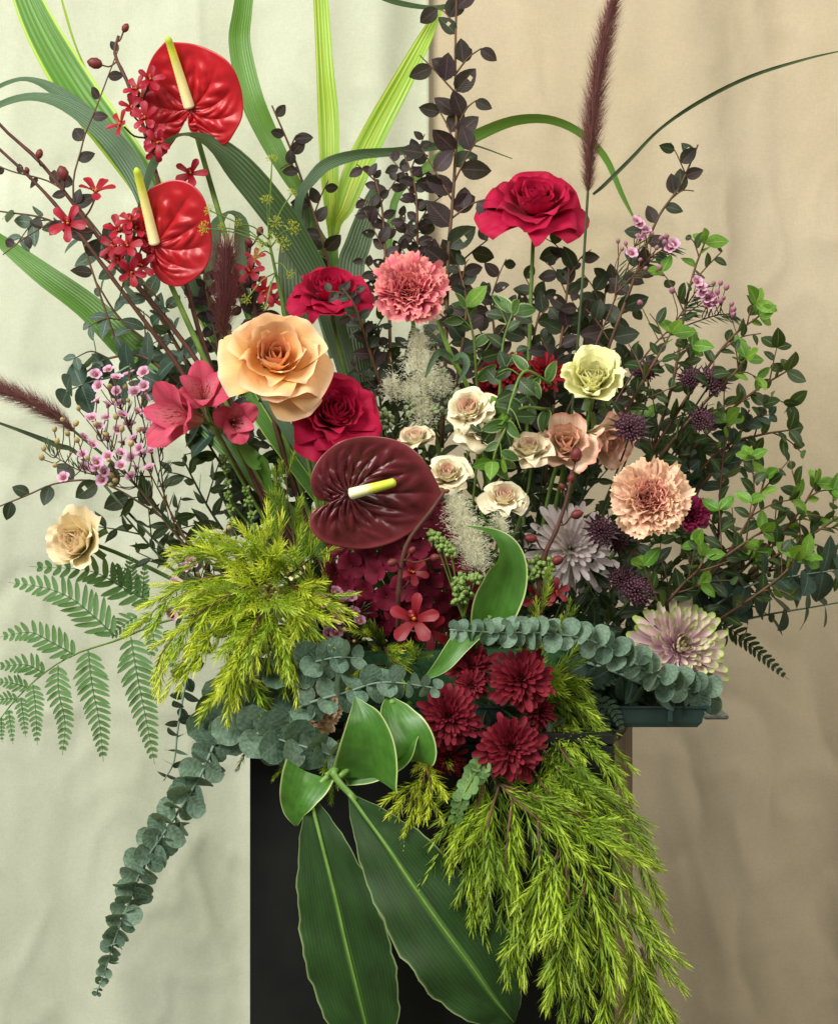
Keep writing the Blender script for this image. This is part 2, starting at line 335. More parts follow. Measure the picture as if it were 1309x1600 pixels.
def anthurium(label, cx, cy, d, outline, tip, spath_mat, spad_mat, tilt=(0., 0.), seed=1, cup=.05, lobe_lift=0.0, nlobe=9, sp_w=(8.0, 5.0), foot=None, bow=0.0, relief=.0034, fwd=.035):
    rng = random.Random(seed); c = P(cx, cy, d); foot = FOAM if foot is None else foot
    th = Thing('anthurium', label, 'anthurium', foot)
    O = np.array([P(x, y, d) for x, y in outline])-c; ang = np.unwrap(np.arctan2(O[:, 2], O[:, 0])); rad = np.hypot(O[:, 0], O[:, 2])
    if ang[-1] < ang[0]: ang, rad, O = ang[::-1], rad[::-1], O[::-1]
    # resample the closed outline evenly and smooth it
    OC = np.vstack([O, O[:1]]); sm = spline(OC, 190)[:-1]; nphi = len(sm); nr = 38
    R = float(np.mean(rad)); G = np.zeros((nr, nphi, 3)); k = np.arange(nphi)
    phis = np.arctan2(sm[:, 2], sm[:, 0]); tipa = phis[int(np.argmax(np.hypot(sm[:, 0], sm[:, 2])))]; rr = np.hypot(sm[:, 0], sm[:, 2])
    for j in range(nr):
        q = j/(nr-1)
        x = sm[:, 0]*q; z = sm[:, 2]*q
        # quilted relief between the arching main veins
        pr = (phis-tipa+PI) % (2*PI)-PI; arch = pr/(1-.33*q)*nlobe/2+.25*np.sin(pr*3+seed)
        rel = relief*(np.abs(np.sin(arch))**.7-.5)*math.sin(PI*min(q*1.02, 1))**1.1
        rel = rel+relief*.30*np.sin(q*22+3*np.cos(arch)+seed)*math.sin(PI*q)*(np.abs(np.sin(arch)))
        rel = rel+np.array([mnoise.noise((a*90+seed*9, b_*90, 2.2))*.0017+mnoise.noise((a*210, b_*210, seed))*.0006 for a, b_ in zip(x, z)])*math.sin(PI*min(1, q*.97))
        y = -(tilt[0]*x+tilt[1]*z)-cup*(q*rr/R)**2*R+bow*R*math.sin(q*2.4)-rel+.0022*q*np.sin(phis*5+seed)*q*q
        G[j] = np.stack([x, y, z], 1)
    b = MB(); uu = np.broadcast_to((np.mod(phis, 2*PI)/(2*PI))[None, :], (nr, nphi)); vv = np.broadcast_to(np.linspace(0, 1, nr)[:, None], (nr, nphi))
    b.grid(G, 0, closed=True, uv=np.dstack([uu, vv])); me = b.build('spathe', spath_mat); me.flip_normals()
    o = th.part('spathe', me, Matrix.Translation(Vector(c))); so = o.modifiers.new('thickness', 'SOLIDIFY'); so.thickness = .0008; so.offset = 1
    # spadix with its tiny bumps
    t = P(tip[0], tip[1], d-fwd); a0 = c+np.array([0, -.0035, 0]); L = np.linalg.norm(t-a0); ax = nrm(t-a0); n = 46; pts = a0+np.linspace(0, 1, n)[:, None]*(t-a0)+np.sin(np.linspace(0, PI, n))[:, None]*np.array([0, .05*L, 0])
    r = SZ(1, d)*np.linspace(sp_w[0], sp_w[1], n); r[-1] *= .35; r[-2] *= .75; r[0] *= .6
    tt = tangents(pts); s1 = nrm(np.cross(ax, (0, 1, .2))); s2 = np.cross(ax, s1); sg = 22; G = np.zeros((n, sg, 3))
    for i in range(n):
        for j in range(sg):
            q = 2*PI*j/sg; bump = 1+.07*(1 if (i+j) % 2 else -1); G[i, j] = pts[i]+r[i]*bump*(s1*math.cos(q)+s2*math.sin(q))
    b = MB(); b.grid(G, 0, closed=True); b.F.append([(n-1)*sg+j for j in range(sg)]); b.M.append(0); th.part('spadix', b.build('spadix', spad_mat))
    p = stem_curve(c+np.array([0, .004, 0]), (0.05, 1, -.6), foot, .05, 18); th.tube('stem', p, .0024, .003, STEM, 8); return th

ORCH = {}
def orchid_flower(th, pos, face, size, mats, roll, rng, tepal='orchid'):
    pm, lm = mats; key = pm.name
    if key not in ORCH:
        r2 = random.Random(3); tp = []
        for i in range(4):
            b = MB(); b.grid(petal_grid(L=1, W=.50, th0=.9, th1=1.75+r2.uniform(-.3, .3), p=1.2, cr=.8, nu=7, nv=8, basew=.28, wp=.8, tip=.2, tipp=2.6, ruff=.04, rng=r2)); tp.append(b.build('petal', pm))
        b = MB(); b.grid(petal_grid(L=.42, W=.3, th0=.3, th1=2.1, p=1, cr=.14, nu=7, nv=7, basew=.5, wp=.5, tip=.2, tipp=2, rng=r2)); b.tube([(0, 0, -.05), (0, .02, .1), (0, -.02, .26)], [.06, .075, .05], 7, 1); b.ball((0, .12, .16), .055, 4, 6, 1)
        ORCH[key] = (tp, b.build('flower', pm, lm))
    tp, lip = ORCH[key]; Fm = axis_frame(pos, face, roll); Ms = Fm @ Matrix.Scale(size/2, 4)
    fo = th.part('flower', lip, Ms)
    for a, k in ((0, 1.0), (72, 1.0), (-72, 1.0), (140, .95), (-140, .95)):
        Mp = Ms @ Matrix.Rotation(math.radians(180+a+rng.uniform(-8, 8)), 4, 'Z') @ Matrix.Rotation(rng.uniform(-.15, .2), 4, 'X') @ Matrix.Diagonal((k*rng.uniform(.8, 1.05), k, k, 1))
        th.part('petal', rng.choice(tp), Mp, parent=fo, PM=Ms)
BUD = {}
def bud_mesh(mat):
    if mat.name not in BUD:
        b = MB(); b.tube([(0, 0, 0), (0, 0, .15), (0, .02, .45), (0, .02, .8), (0, 0, 1)], [.12, .3, .4, .3, .06], 8); BUD[mat.name] = b.build('bud', mat)
    return BUD[mat.name]
def orchid_stem(label, path, flowers, buds, mats, budmat, seed, r=(.0013, .0026), smat=None, group=None):
    rng = random.Random(seed); p = pxpath(path, 26); th = Thing('orchid_stem', label, 'orchid', p[-1], group)
    b = MB(); b.tube(p, np.linspace(r[0], r[1], len(p))*(1+.18*(np.arange(len(p)) % 5 == 0)), 7)
    at = []
    for (x, y, dd, s, face, roll) in flowers:
        q = P(x, y, dd); f = nrm(face); k = p[np.argmin(np.linalg.norm(p-(q-np.array([0, 0, .012])), axis=1))]
        b.tube(spline([k, (k+q)/2+np.array([0, 0, -.004]), q-f*.004], 7), .0009, 5); at.append((q, f, SZ(s, dd), roll))
    bb = []
    for (x, y, dd, s, dx, dz) in buds:
        q = P(x, y, dd); k = p[np.argmin(np.linalg.norm(p-(q-np.array([0, 0, .008])), axis=1))]; b.tube(spline([k, (k+q)/2+np.array([0, 0, -.003]), q], 6), .0008, 5); bb.append((q, SZ(s, dd), (dx, -.2, dz)))
    th.part('stem', b.build('stem', smat or WOODR))
    for q, f, s, ro in at: orchid_flower(th, q, f, s, mats, ro, rng)
    for q, s, dr in bb: th.part('bud', bud_mesh(budmat), axis_frame(q, dr) @ Matrix.Scale(s, 4))
    return th

# ------------------------------------------------------------------ foliage builders
CAMF = np.array([0, -1, .0])
def ribbon_grid(ctrl, n=26, nu=7, fold=.12, wave=0., rng=random, facing=(0, -1, .15)):
    """ctrl rows: px, py, depth, width px, roll deg. Returns the blade's grid."""
    rows = [list(P(c[0], c[1], c[2]))+[SZ(c[3], c[2]), math.radians(c[4] if len(c) > 4 else 0)] for c in ctrl]
    s = spline(rows, n); p = s[:, :3]; W = np.maximum(s[:, 3], .0004); ro = s[:, 4]; t = tangents(p); G = np.zeros((n, nu, 3)); u = np.linspace(-1, 1, nu); ph = rng.uniform(0, 6)
    prev = None
    for i in range(n):
        sd = np.cross(t[i], facing); sd = nrm(sd)
        if prev is not None and np.dot(sd, prev) < 0: sd = -sd
        prev = sd; nm = np.cross(sd, t[i]); sr = sd*math.cos(ro[i])+nm*math.sin(ro[i]); nr = np.cross(sr, t[i])
        for j in range(nu):
            h = fold*abs(u[j])**1.3*W[i]/2+wave*W[i]*math.sin(i*.8+ph+2*u[j])*abs(u[j])
            G[i, j] = p[i]+sr*u[j]*W[i]/2*(1+wave*1.6*math.sin(i*1.7+ph*2+(2 if u[j] > 0 else 0))*math.sin(i*.53+ph)*abs(u[j])**3)+nr*h
    return G
def blade(name, label, cat, ctrl, mat, fold=.12, n=26, nu=7, wave=0., group=None, seed=0, facing=(0, -1, .15), th=None, part=None, thick=0.0):
    b = MB(); b.grid(ribbon_grid(ctrl, n, nu, fold, wave, random.Random(seed), facing))
    if th is None:
        me = b.build(name, mat); o = bpy.data.objects.new(name, me); C.objects.link(o); o['label'] = label; o['category'] = cat
        if group: o['group'] = group
        c = ctrl[-1]; loc = Vector(P(c[0], c[1], c[2])); me.transform(Matrix.Translation(-loc)); o.location = loc
    else: o = th.part(part or name, b.build(name, mat))
    if thick: m = o.modifiers.new('thickness', 'SOLIDIFY'); m.thickness = thick
    return o

def branch(name, label, path, meshes, size, spacing=26, ang=50, mode='alt', camf=.75, seed=0, stem_r=(.0008, .0018), stem_mat=None, twigs=0, twig_len=(60, 110), twig_ang=(30, 60), tip_meshes=None, tip_n=3,
           cat='foliage', group=None, taper=.55, n=22, from_t=0.0, th=None, to_t=.94, droop=0.0, nsub=1, tipk=1.0, petiole=.0, tipp=.45):
    """path: pixel points from the base (foot) to the tip."""
    rng = random.Random(seed); p = pxpath(path, n); th = th or Thing(name, label, cat, p[0], group); sb = MB(); sb.tube(p, np.linspace(stem_r[1], stem_r[0], len(p)), 5)
    lines = [(p, from_t, 1.0, True)]; L = np.concatenate([[0], np.cumsum(np.linalg.norm(np.diff(p, axis=0), axis=1))])
    for i in range(twigs):
        q = from_t+(to_t-from_t)*(i+rng.uniform(.2, .8))/twigs; k = min(int(q*(len(p)-1)), len(p)-2); t = nrm(p[k+1]-p[k]); sd = nrm(np.cross(t, CAMF+np.array([rng.uniform(-.5, .5), 0, rng.uniform(-.5, .5)])))*(1 if i % 2 else -1)
        a = math.radians(rng.uniform(*twig_ang)); dr = t*math.cos(a)+sd*math.sin(a)+np.array([0, rng.uniform(-.45, .35), -droop]); ln = SZ(rng.uniform(*twig_len), p[k][1])*(1-.45*q)
        tp = spline([p[k], p[k]+nrm(dr)*ln*.5+np.array([0, 0, .004]), p[k]+nrm(dr)*ln+np.array([0, 0, rng.uniform(-.004, .01)-droop*.02])], 9); sb.tube(tp, np.linspace(stem_r[0], stem_r[0]*.6, 9), 4); lines.append((tp, .15, .85, False))
    th.part('stem', sb.build('stem', stem_mat or WOOD))
    sp = SZ(spacing, p[0][1])
    for (q, f0, k0, main) in lines:
        ln = np.concatenate([[0], np.cumsum(np.linalg.norm(np.diff(q, axis=0), axis=1))]); tot = ln[-1]; s = f0*tot+sp*.4; tt = tangents(q); i = rng.randint(0, 9)
        while s < tot*.995:
            c = np.array([np.interp(s, ln, q[:, a]) for a in range(3)]); t = nrm([np.interp(s, ln, tt[:, a]) for a in range(3)]); f = s/tot; sz = SZ(rng.uniform(*size), c[1])*k0*(1-(1-taper)*f**2)
            z = nrm(CAMF*camf+np.array([rng.uniform(-1, 1), rng.uniform(-.6, .6), rng.uniform(-.5, 1.0)])*(1-camf)*1.3); sd = np.cross(t, z); sd = nrm(sd)
            outs = []
            if mode == 'alt': outs = [1 if i % 2 else -1]
            elif mode == 'opp': outs = [1, -1]
            for o in outs:
                a = math.radians(ang+rng.uniform(-14, 14)); dr = t*math.cos(a)+sd*o*math.sin(a)+np.array([0, rng.uniform(-.35, .35), -droop*.6]); th.part('leaf', rng.choice(meshes if f < tipk else (tip_meshes or meshes)), basis(c+nrm(dr)*petiole*sz, dr, z+np.array([rng.uniform(-.3, .3), 0, rng.uniform(-.3, .3)]), sz))
            if mode == 'spiral':
                n1 = nrm(np.cross(t, (.3, .9, .2))); n2 = np.cross(t, n1)
                for e in range(nsub):
                    az = i*GA+e*2*PI/nsub; a = math.radians(ang+rng.uniform(-14, 14)); ro = n1*math.cos(az)+n2*math.sin(az); dr = t*math.cos(a)+ro*math.sin(a)+np.array([0, 0, -droop*.6]); zz = t*math.sin(a)-ro*math.cos(a)*.6+CAMF*camf*1.5; th.part('leaf', rng.choice(meshes if f < tipk or not main else (tip_meshes or meshes)), basis(c+nrm(dr)*petiole*sz, dr, zz, sz*rng.uniform(.85, 1.1)))
            i += 1; s += sp*rng.uniform(.75, 1.25)
        if tip_meshes and (main or rng.random() < tipp):
            e = q[-1]; t = tt[-1]; sz = SZ(rng.uniform(*size), e[1])*k0*1.0; a0 = rng.uniform(0, 6)
            for j in range(tip_n):
                az = a0+j*2*PI/tip_n; n1 = nrm(np.cross(t, (.2, 1, .3))); n2 = np.cross(t, n1); dr = t*.55+n1*math.cos(az)+n2*math.sin(az)*.8; zz = t*.6-(n1*math.cos(az)+n2*math.sin(az))*.2+CAMF*1.3; th.part('leaf', rng.choice(tip_meshes), basis(e, dr, zz, sz*rng.uniform(.8, 1.1)))
    return th

def euc_strand(label, path, meshes, size, spacing, seed, group=None, tipsz=.35, camf=1.0, flat=.45, stem_mat=None, name='eucalyptus_strand'):
    """Opposite, nearly round stem-clasping leaves, crowded along the strand. path: foot to tip."""
    rng = random.Random(seed); p = pxpath(path, 40); th = Thing(name, label, 'eucalyptus', p[0], group); th.tube('stem', p, .0015, .0006, stem_mat or EUST, 5)
    ln = np.concatenate([[0], np.cumsum(np.linalg.norm(np.diff(p, axis=0), axis=1))]); tot = ln[-1]; tt = tangents(p); s = 0.; i = 0
    while s < tot:
        c = np.array([np.interp(s, ln, p[:, a]) for a in range(3)]); t = nrm([np.interp(s, ln, tt[:, a]) for a in range(3)]); f = s/tot; k = 1-(1-tipsz)*max(0, (f-.62)/.38)**1.3
        n1 = nrm(np.cross(t, CAMF)); n2 = np.cross(t, n1); az = (i % 2)*PI/2+.5+rng.uniform(-.3, .3)
        for o in (0, PI):
            ro = n1*math.cos(az+o)+n2*math.sin(az+o); rf = ro*np.array([1, flat, 1]); dr = nrm(rf)+t*rng.uniform(.1, .75)*rng.choice((1, 1, -.3)); zz = t*rng.uniform(.35, 1.05)-ro*.25+CAMF*camf*rng.uniform(.5, 1.15)+np.array([rng.uniform(-.25, .25), 0, rng.uniform(0, .5)]); sz = SZ(rng.uniform(*size), c[1])*k
            th.part('leaf', rng.choice(meshes), basis(c-nrm(dr)*sz*.04, dr, zz, sz))
        i += 1; s += SZ(spacing, c[1])*(.45+.55*k)*rng.uniform(.85, 1.15)
    return th

SHOOT = {}
def shoot_meshes(mat, k=6, needles=42):
    if mat.name in SHOOT: return SHOOT[mat.name]
    out = []
    for s in range(k):
        rng = random.Random(s+11); b = MB(); bend = rng.uniform(-.5, .5); n = 10; v = np.linspace(0, 1, n); ax = np.stack([.10*np.sin(v*2.2)*bend, v, .12*v*v*rng.uniform(-1, 1)], 1)
        b.tube(ax, np.linspace(.013, .006, n), 4); b.U[-1][:, 1] *= .8
        for i in range(needles):
            f = .06+.94*(i/needles); c = np.array([np.interp(f, v, ax[:, a]) for a in range(3)]); az = i*GA+rng.uniform(-.3, .3); sp = math.radians(rng.uniform(20, 50)*(1-.35*f)); ro = np.array([math.cos(az), 0, math.sin(az)]); dr = ro*math.sin(sp)+np.array([0, math.cos(sp), 0]); L = rng.uniform(.27, .46)*(1-.3*f**3); sd = nrm(np.cross(dr, ro+np.array([0, .2, 0]))); nmv = np.cross(sd, dr); w = .019*rng.uniform(.8, 1.3); cv = ro*L*.09*rng.uniform(-.5, 1.3)
            V = [c, c+dr*L*.45+sd*w+cv*.5, c+dr*L*.45-nmv*w*.45+cv*.5, c+dr*L*.45-sd*w+cv*.5, c+dr*L+cv*-.2]
            b.add(V, np.array([[0, 1, 2], [0, 2, 3]]), [[.5, f*.6]]*4+[[.5, f*.6+.4]]); b.F += [[b.n-4, b.n-1, b.n-3], [b.n-3, b.n-1, b.n-2]]; b.M += [0, 0]
        out.append(b.build('needles', mat))
    SHOOT[mat.name] = out; return out
def needle_spray(label, branches, mats, seed, size=(60, 105), step=17, side=(20, 60), down=.3, group=None, tipmat=None, width=1.0, depth=.3):
    """branches: list of pixel paths, the first one the main stem. Each leafy shoot is one part."""
    rng = random.Random(seed); p0 = pxpath(branches[0], 30); th = Thing('golden_needle_spray', label, 'foliage', p0[0], group); sb = MB(); q = []
    for br in branches: p = pxpath(br, 26); sb.tube(p, np.linspace(.0013, .0004, 26), 5); q.append(p)
    th.part('stem', sb.build('stem', WOOD)); sh = [shoot_meshes(m) for m in mats]
    for p in q:
        ln = np.concatenate([[0], np.cumsum(np.linalg.norm(np.diff(p, axis=0), axis=1))]); tot = ln[-1]; tt = tangents(p); s = .08*tot; i = 0
        while s < tot*1.001:
            c = np.array([np.interp(s, ln, p[:, a]) for a in range(3)]); t = nrm([np.interp(s, ln, tt[:, a]) for a in range(3)]); f = s/tot; n1 = nrm(np.cross(t, CAMF)); n2 = np.cross(t, n1); az = rng.choice((0, PI))+rng.uniform(-1.0, 1.0); a = math.radians(rng.uniform(*side))*(1-.6*f)
            dr = t*math.cos(a)+(n1*math.cos(az)+n2*math.sin(az))*math.sin(a)+np.array([0, rng.uniform(-depth, depth), -down*rng.uniform(.3, 1.5)]); L = SZ(rng.uniform(*size), c[1])*(1-.3*f); mi = min(len(sh)-1, int(rng.random()*len(sh)))
            th.part('shoot', rng.choice(sh[mi]), basis(c, dr, (rng.uniform(-1, 1), -1, rng.uniform(-1, 1)), L, L*width), kind='stuff'); s += SZ(step, c[1])*rng.uniform(.6, 1.4); i += 1
    return th

def fern_pinna(mat, path, w0, npair, seed, flip=1, slant=30):
    rng = random.Random(seed); p = pxpath(path, 24); b = MB(); b.tube(p, np.linspace(.0007, .0002, 24), 4); ln = np.concatenate([[0], np.cumsum(np.linalg.norm(np.diff(p, axis=0), axis=1))]); tot = ln[-1]; tt = tangents(p)
    npair = max(6, int(npair*.78))
    for i in range(npair):
        f = .03+.95*i/npair; c = np.array([np.interp(f*tot, ln, p[:, a]) for a in range(3)]); t = nrm([np.interp(f*tot, ln, tt[:, a]) for a in range(3)]); n1 = nrm(np.cross(t, CAMF+np.array([.15*flip, 0, .4]))); nm = np.cross(n1, t); L = SZ(w0, c[1])*(math.sin(PI*min(1, .28+.72*(1-f)**.0*(.28+.72*(1-f))))**.6 if 0 else (1-f)**.62*min(1, .55+f*3))
        for o in (1, -1):
            a = math.radians(90-slant+rng.uniform(-5, 5)); dr = nrm(t*math.cos(a)+n1*o*math.sin(a)+nm*rng.uniform(-.15, .25)); sd = nrm(np.cross(dr, nm)); wv = tot/npair*.36*(1-.25*f); k = []
            for q, ww in ((0, .62), (.3, 1.0), (.62, .95), (.86, .66), (1.0, .12)):
                m = c+dr*L*q+t*L*.14*q*q+nm*L*.1*q*q; k.append([m-sd*wv*ww, m-nm*wv*.25, m+sd*wv*ww])
            b.grid(np.array(k))
    return b.build('pinna', mat)
def fern(label, rachis, pinnae, mat, seed, stem_mat=None, group=None):
    p = pxpath(rachis, 24); th = Thing('fern_frond', label, 'fern', p[0], group); th.tube('stem', p, .0014, .0005, stem_mat or STEM, 6)
    for i, (path, w0, n) in enumerate(pinnae): th.part('pinna', fern_pinna(mat, path, w0, n, seed+i), kind='stuff')
    return th

def plume(label, path, rad_px, mats, seed, foot_path=None, n=1900, taper=(.5, 1, .35), group=None, awn=1.0):
    rng = random.Random(seed); p = pxpath(path, 40); th = Thing('fountain_grass_plume', label, 'grass plume', p[0] if foot_path is None else P(*foot_path[0]), group)
    full = p if foot_path is None else np.vstack([pxpath(foot_path, 20), p[1:]]); th.tube('stem', full, .0015, .0007, STEMD, 6); b = MB(); ln = np.concatenate([[0], np.cumsum(np.linalg.norm(np.diff(p, axis=0), axis=1))]); tot = ln[-1]; tt = tangents(p)
    for i in range(n):
        f = rng.random(); c = np.array([np.interp(f*tot, ln, p[:, a]) for a in range(3)]); t = nrm([np.interp(f*tot, ln, tt[:, a]) for a in range(3)]); n1 = nrm(np.cross(t, CAMF)); n2 = np.cross(t, n1); az = rng.uniform(0, 6.283); ro = n1*math.cos(az)+n2*math.sin(az)
        k = np.interp(f, [0, .18, .7, 1], [taper[0], taper[1], taper[1]*.92, taper[2]]); sp = math.radians(rng.uniform(24, 62)); L = SZ(rad_px, c[1])*k*rng.uniform(.7, 1.25)*awn/ max(.55, math.sin(sp)); dr = nrm(t*math.cos(sp)+ro*math.sin(sp)); sd = nrm(np.cross(dr, ro+.01)); w = .00030 if i % 3 else .0006; Lk = L if i % 3 else L*.35
        m = c+dr*Lk*.45; b.add([c-sd*w, c+sd*w, m+sd*w*.7, m-sd*w*.7, c+dr*Lk+t*Lk*.06], np.array([[0, 1, 2, 3]]), [[.5, 0]]*2+[[.5, .45]]*2+[[.5, 1]]); b.F.append([b.n-2, b.n-3, b.n-1]); b.M.append(0)
    th.part('bristles', b.build('bristles', mats), kind='stuff'); return th

WAX = {}
def wax_meshes(pm, cm, seed=2):
    if pm.name in WAX: return WAX[pm.name]
    out = []
    for s in range(3):
        rng = random.Random(s+seed); b = MB()
        for i in range(5):
            g = petal_grid(L=.50, W=.64, th0=1.0+rng.uniform(-.2, .2), th1=1.4, cr=.5, nu=5, nv=5, basew=.55, wp=.5, tip=.3, tipp=2.2, r0=.2, rng=rng); a = i*2*PI/5; ca, sa = math.cos(a), math.sin(a); g = np.dstack([g[..., 0]*ca-g[..., 1]*sa, g[..., 0]*sa+g[..., 1]*ca, g[..., 2]]); b.grid(g, 0)
        b.tube([(0, 0, -.35), (0, 0, -.1), (0, 0, .06)], [.10, .22, .27], 8, 1); b.tube([(0, 0, 0), (0, 0, .25)], [.06, .04], 5, 1); out.append(b.build('flower', pm, cm))
    WAX[pm.name] = out; return out
NEED = {}
def wax(label, stems, flowers, buds, mats, seed, size=24, budsz=11, needle_mat=None, group=None, nd=46, smat=None):
    """stems: pixel paths (the first starts at the foot); flowers, buds: (px, py, depth) of each."""
    rng = random.Random(seed); pm, cm, bm = mats; ps = [pxpath(s, 16) for s in stems]; th = Thing('waxflower_sprig', label, 'waxflower', ps[0][0], group); sb = MB(); al = np.vstack(ps)
    for i, p in enumerate(ps): sb.tube(p, np.linspace(.0012 if i == 0 else .0008, .0005, 16), 5)
    fl = wax_meshes(pm, cm); Q = []
    for k, lst in (('f', flowers), ('b', buds)):
        for (x, y, dd) in lst:
            q = P(x, y, dd); near = al[np.argsort(np.linalg.norm(al-(q-np.array([0, 0, .02])), axis=1))[0]]; m = (near+q)/2+np.array([rng.uniform(-.004, .004), 0, -.003]); sb.tube(spline([near, m, q], 6), .0005, 4)
            out = nrm(q-m); Q.append((k, q, nrm(out*.5+CAMF*rng.uniform(.2, 1.2)+np.array([rng.uniform(-.6, .6), 0, rng.uniform(-.1, .7)])), dd))
    th.part('stem', sb.build('stem', smat or WOOD))
    for k, q, f, dd in Q:
        if k == 'f': th.part('flower', rng.choice(fl), axis_frame(q, f, rng.uniform(0, 6)) @ Matrix.Scale(SZ(size*rng.uniform(.85, 1.1), dd)/1.35, 4))
        else: th.part('bud', bud_mesh(bm), axis_frame(q, f) @ Matrix.Scale(SZ(budsz*rng.uniform(.8, 1.2), dd), 4))
    if needle_mat:
        if needle_mat.name not in NEED: b = MB(); b.grid(leaf_grid('lance', wr=.075, fold=.2, droop=.3, nv=4, nu=3)); NEED[needle_mat.name] = b.build('leaf', needle_mat)
        for i in range(nd):
            p = rng.choice(ps); j = rng.randint(3, 15); t = nrm(p[j]-p[j-1]); ro = nrm(np.cross(t, (rng.uniform(-1, 1), -1, rng.uniform(-1, 1)))); th.part('leaf', NEED[needle_mat.name], basis(p[j], t+ro*rng.uniform(.6, 1.4), CAMF, SZ(rng.uniform(18, 34), p[j][1])))
    return th

def fuzzy(name, label, lobes, mat, seed, n=2600, cat='astilbe', foot=None, dot=3.0, group=None, stem_mat=None):
    """lobes: (px, py, depth, radius px, height px). A cloud of tiny stamens round short twigs."""
    rng = random.Random(seed); foot = FOAM if foot is None else foot; th = Thing(name, label, cat, foot, group); b = MB(); sb = MB(); tot = sum(l[3]*l[4] for l in lobes)
    c0 = P(*lobes[-1][:3]); sb.tube(stem_curve(c0, (0, .3, -1), foot, .04), .0013, 5)
    for (x, y, dd, r, h) in lobes:
        c = P(x, y, dd); R = SZ(r, dd); H = SZ(h, dd); sb.tube(spline([c0, (c+c0)/2, c], 5), .0006, 4)
        for i in range(int(n*r*h/tot)):
            z = max(-.75, min(.75, rng.gauss(0, .30))); k = 1-.45*(z+.5); a = rng.uniform(0, 6.283); q = abs(rng.gauss(0, .55)); e = c+np.array([math.cos(a)*R*k*q, math.sin(a)*R*k*q, z*H]); dr = nrm(np.array([math.cos(a), math.sin(a), rng.uniform(-.4, .8)])+np.array([rng.gauss(0, .5), rng.gauss(0, .5), rng.gauss(0, .5)])); s = SZ(dot, dd)*rng.uniform(.7, 1.5); sd = nrm(np.cross(dr, (rng.uniform(-1, 1), 1, .3))); w = SZ(.42, dd)
            m = e+dr*s*1.6; b.add([e-sd*w*.6, e+sd*w*.6, m+sd*w*.5, m-sd*w*.5, m+sd*w*1.6+dr*w, m-sd*w*1.6+dr*w, m+dr*w*2.6], np.array([[0, 1, 2, 3], [3, 2, 4, 5]]), [[.5, .1]]*2+[[.5, .6]]*2+[[.5, 1]]*3); b.F.append([b.n-3, b.n-2, b.n-1][::-1]); b.M.append(0)
    th.part('stem', sb.build('stem', stem_mat or STEM)); th.part('blossom', b.build('blossom', mat), kind='stuff'); return th

def berries(name, label, clusters, mat, seed, per=26, r=4.6, cat='berry sprig', foot=None, group=None, smat=None):
    """clusters: (px, py, depth, spread px): tight green buds on branching stalks."""
    rng = random.Random(seed); foot = FOAM if foot is None else foot; th = Thing(name, label, cat, foot, group); sb = MB(); b = MB(); b.ball((0, 0, 0), 1, 5, 7); b.tube([(0, 0, .8), (0, 0, 1.25)], [.45, .1], 5); me = b.build('bud', mat); c0 = P(*clusters[0][:3]); root = c0+np.array([.004, .01, -.03]); sb.tube(stem_curve(root, (0, .2, -1), foot, .03), .0012, 5); L = []
    for (x, y, dd, s) in clusters:
        c = P(x, y, dd); sb.tube(spline([root, (root+c)/2+np.array([0, .003, 0]), c], 6), .0007, 5)
        for i in range(per):
            v = np.array([rng.gauss(0, 1), rng.gauss(0, .8), rng.gauss(0, 1)]); v = nrm(v)*rng.uniform(.45, 1)*SZ(s, dd); sb.tube([c, c+v], .0003, 3); L.append((c+v, nrm(v), SZ(r, dd)*rng.uniform(.7, 1.2)))
    th.part('stem', sb.build('stem', smat or STEM))
    for q, v, s in L: th.part('bud', me, axis_frame(q, v) @ Matrix.Scale(s, 4))
    return th

AST = {}
def astrantia(label, px, py, d, size_px, face, mats, seed, group='dark purple pincushion flowers among the greenery', **kw):
    rng = random.Random(seed); th, base, f, size = head('astrantia', label, 'astrantia', px, py, d, face, size_px, .12, group, stem_r=.0011, stem_mat=STEMD, sides=5, **kw); Fm = axis_frame(base, f, rng.uniform(0, 6)); bm, fm = mats
    if bm.name not in AST:
        br = petal_mesh('bract', bm, L=.52, W=.16, th0=.95, th1=1.35, cr=.2, nu=5, nv=6, basew=.6, wp=.4, tip=.9, tipp=1.1, r0=.03, rng=rng); b = MB()
        for i in range(95):
            q = math.sqrt((i+.5)/95); be = 1.35*q; az = i*GA; dr = np.array([math.sin(be)*math.cos(az), math.sin(be)*math.sin(az), math.cos(be)]); L = .34*rng.uniform(.85, 1.1); b.tube([(0, 0, 0), dr*L], [.006, .008], 3); b.ball(dr*L, .026, 4, 5)
        AST[bm.name] = (br, b.build('pincushion', fm))
    br, pc = AST[bm.name]
    for i in range(16): th.part('bract', br, Fm @ Matrix.Rotation(i*2*PI/16+rng.uniform(-.06, .06), 4, 'Z') @ Matrix.Rotation(rng.uniform(-.15, .1), 4, 'X') @ Matrix.Scale(size*rng.uniform(.92, 1.06), 4))
    th.part('pincushion', pc, Fm @ Matrix.Scale(size, 4), kind='stuff'); return th

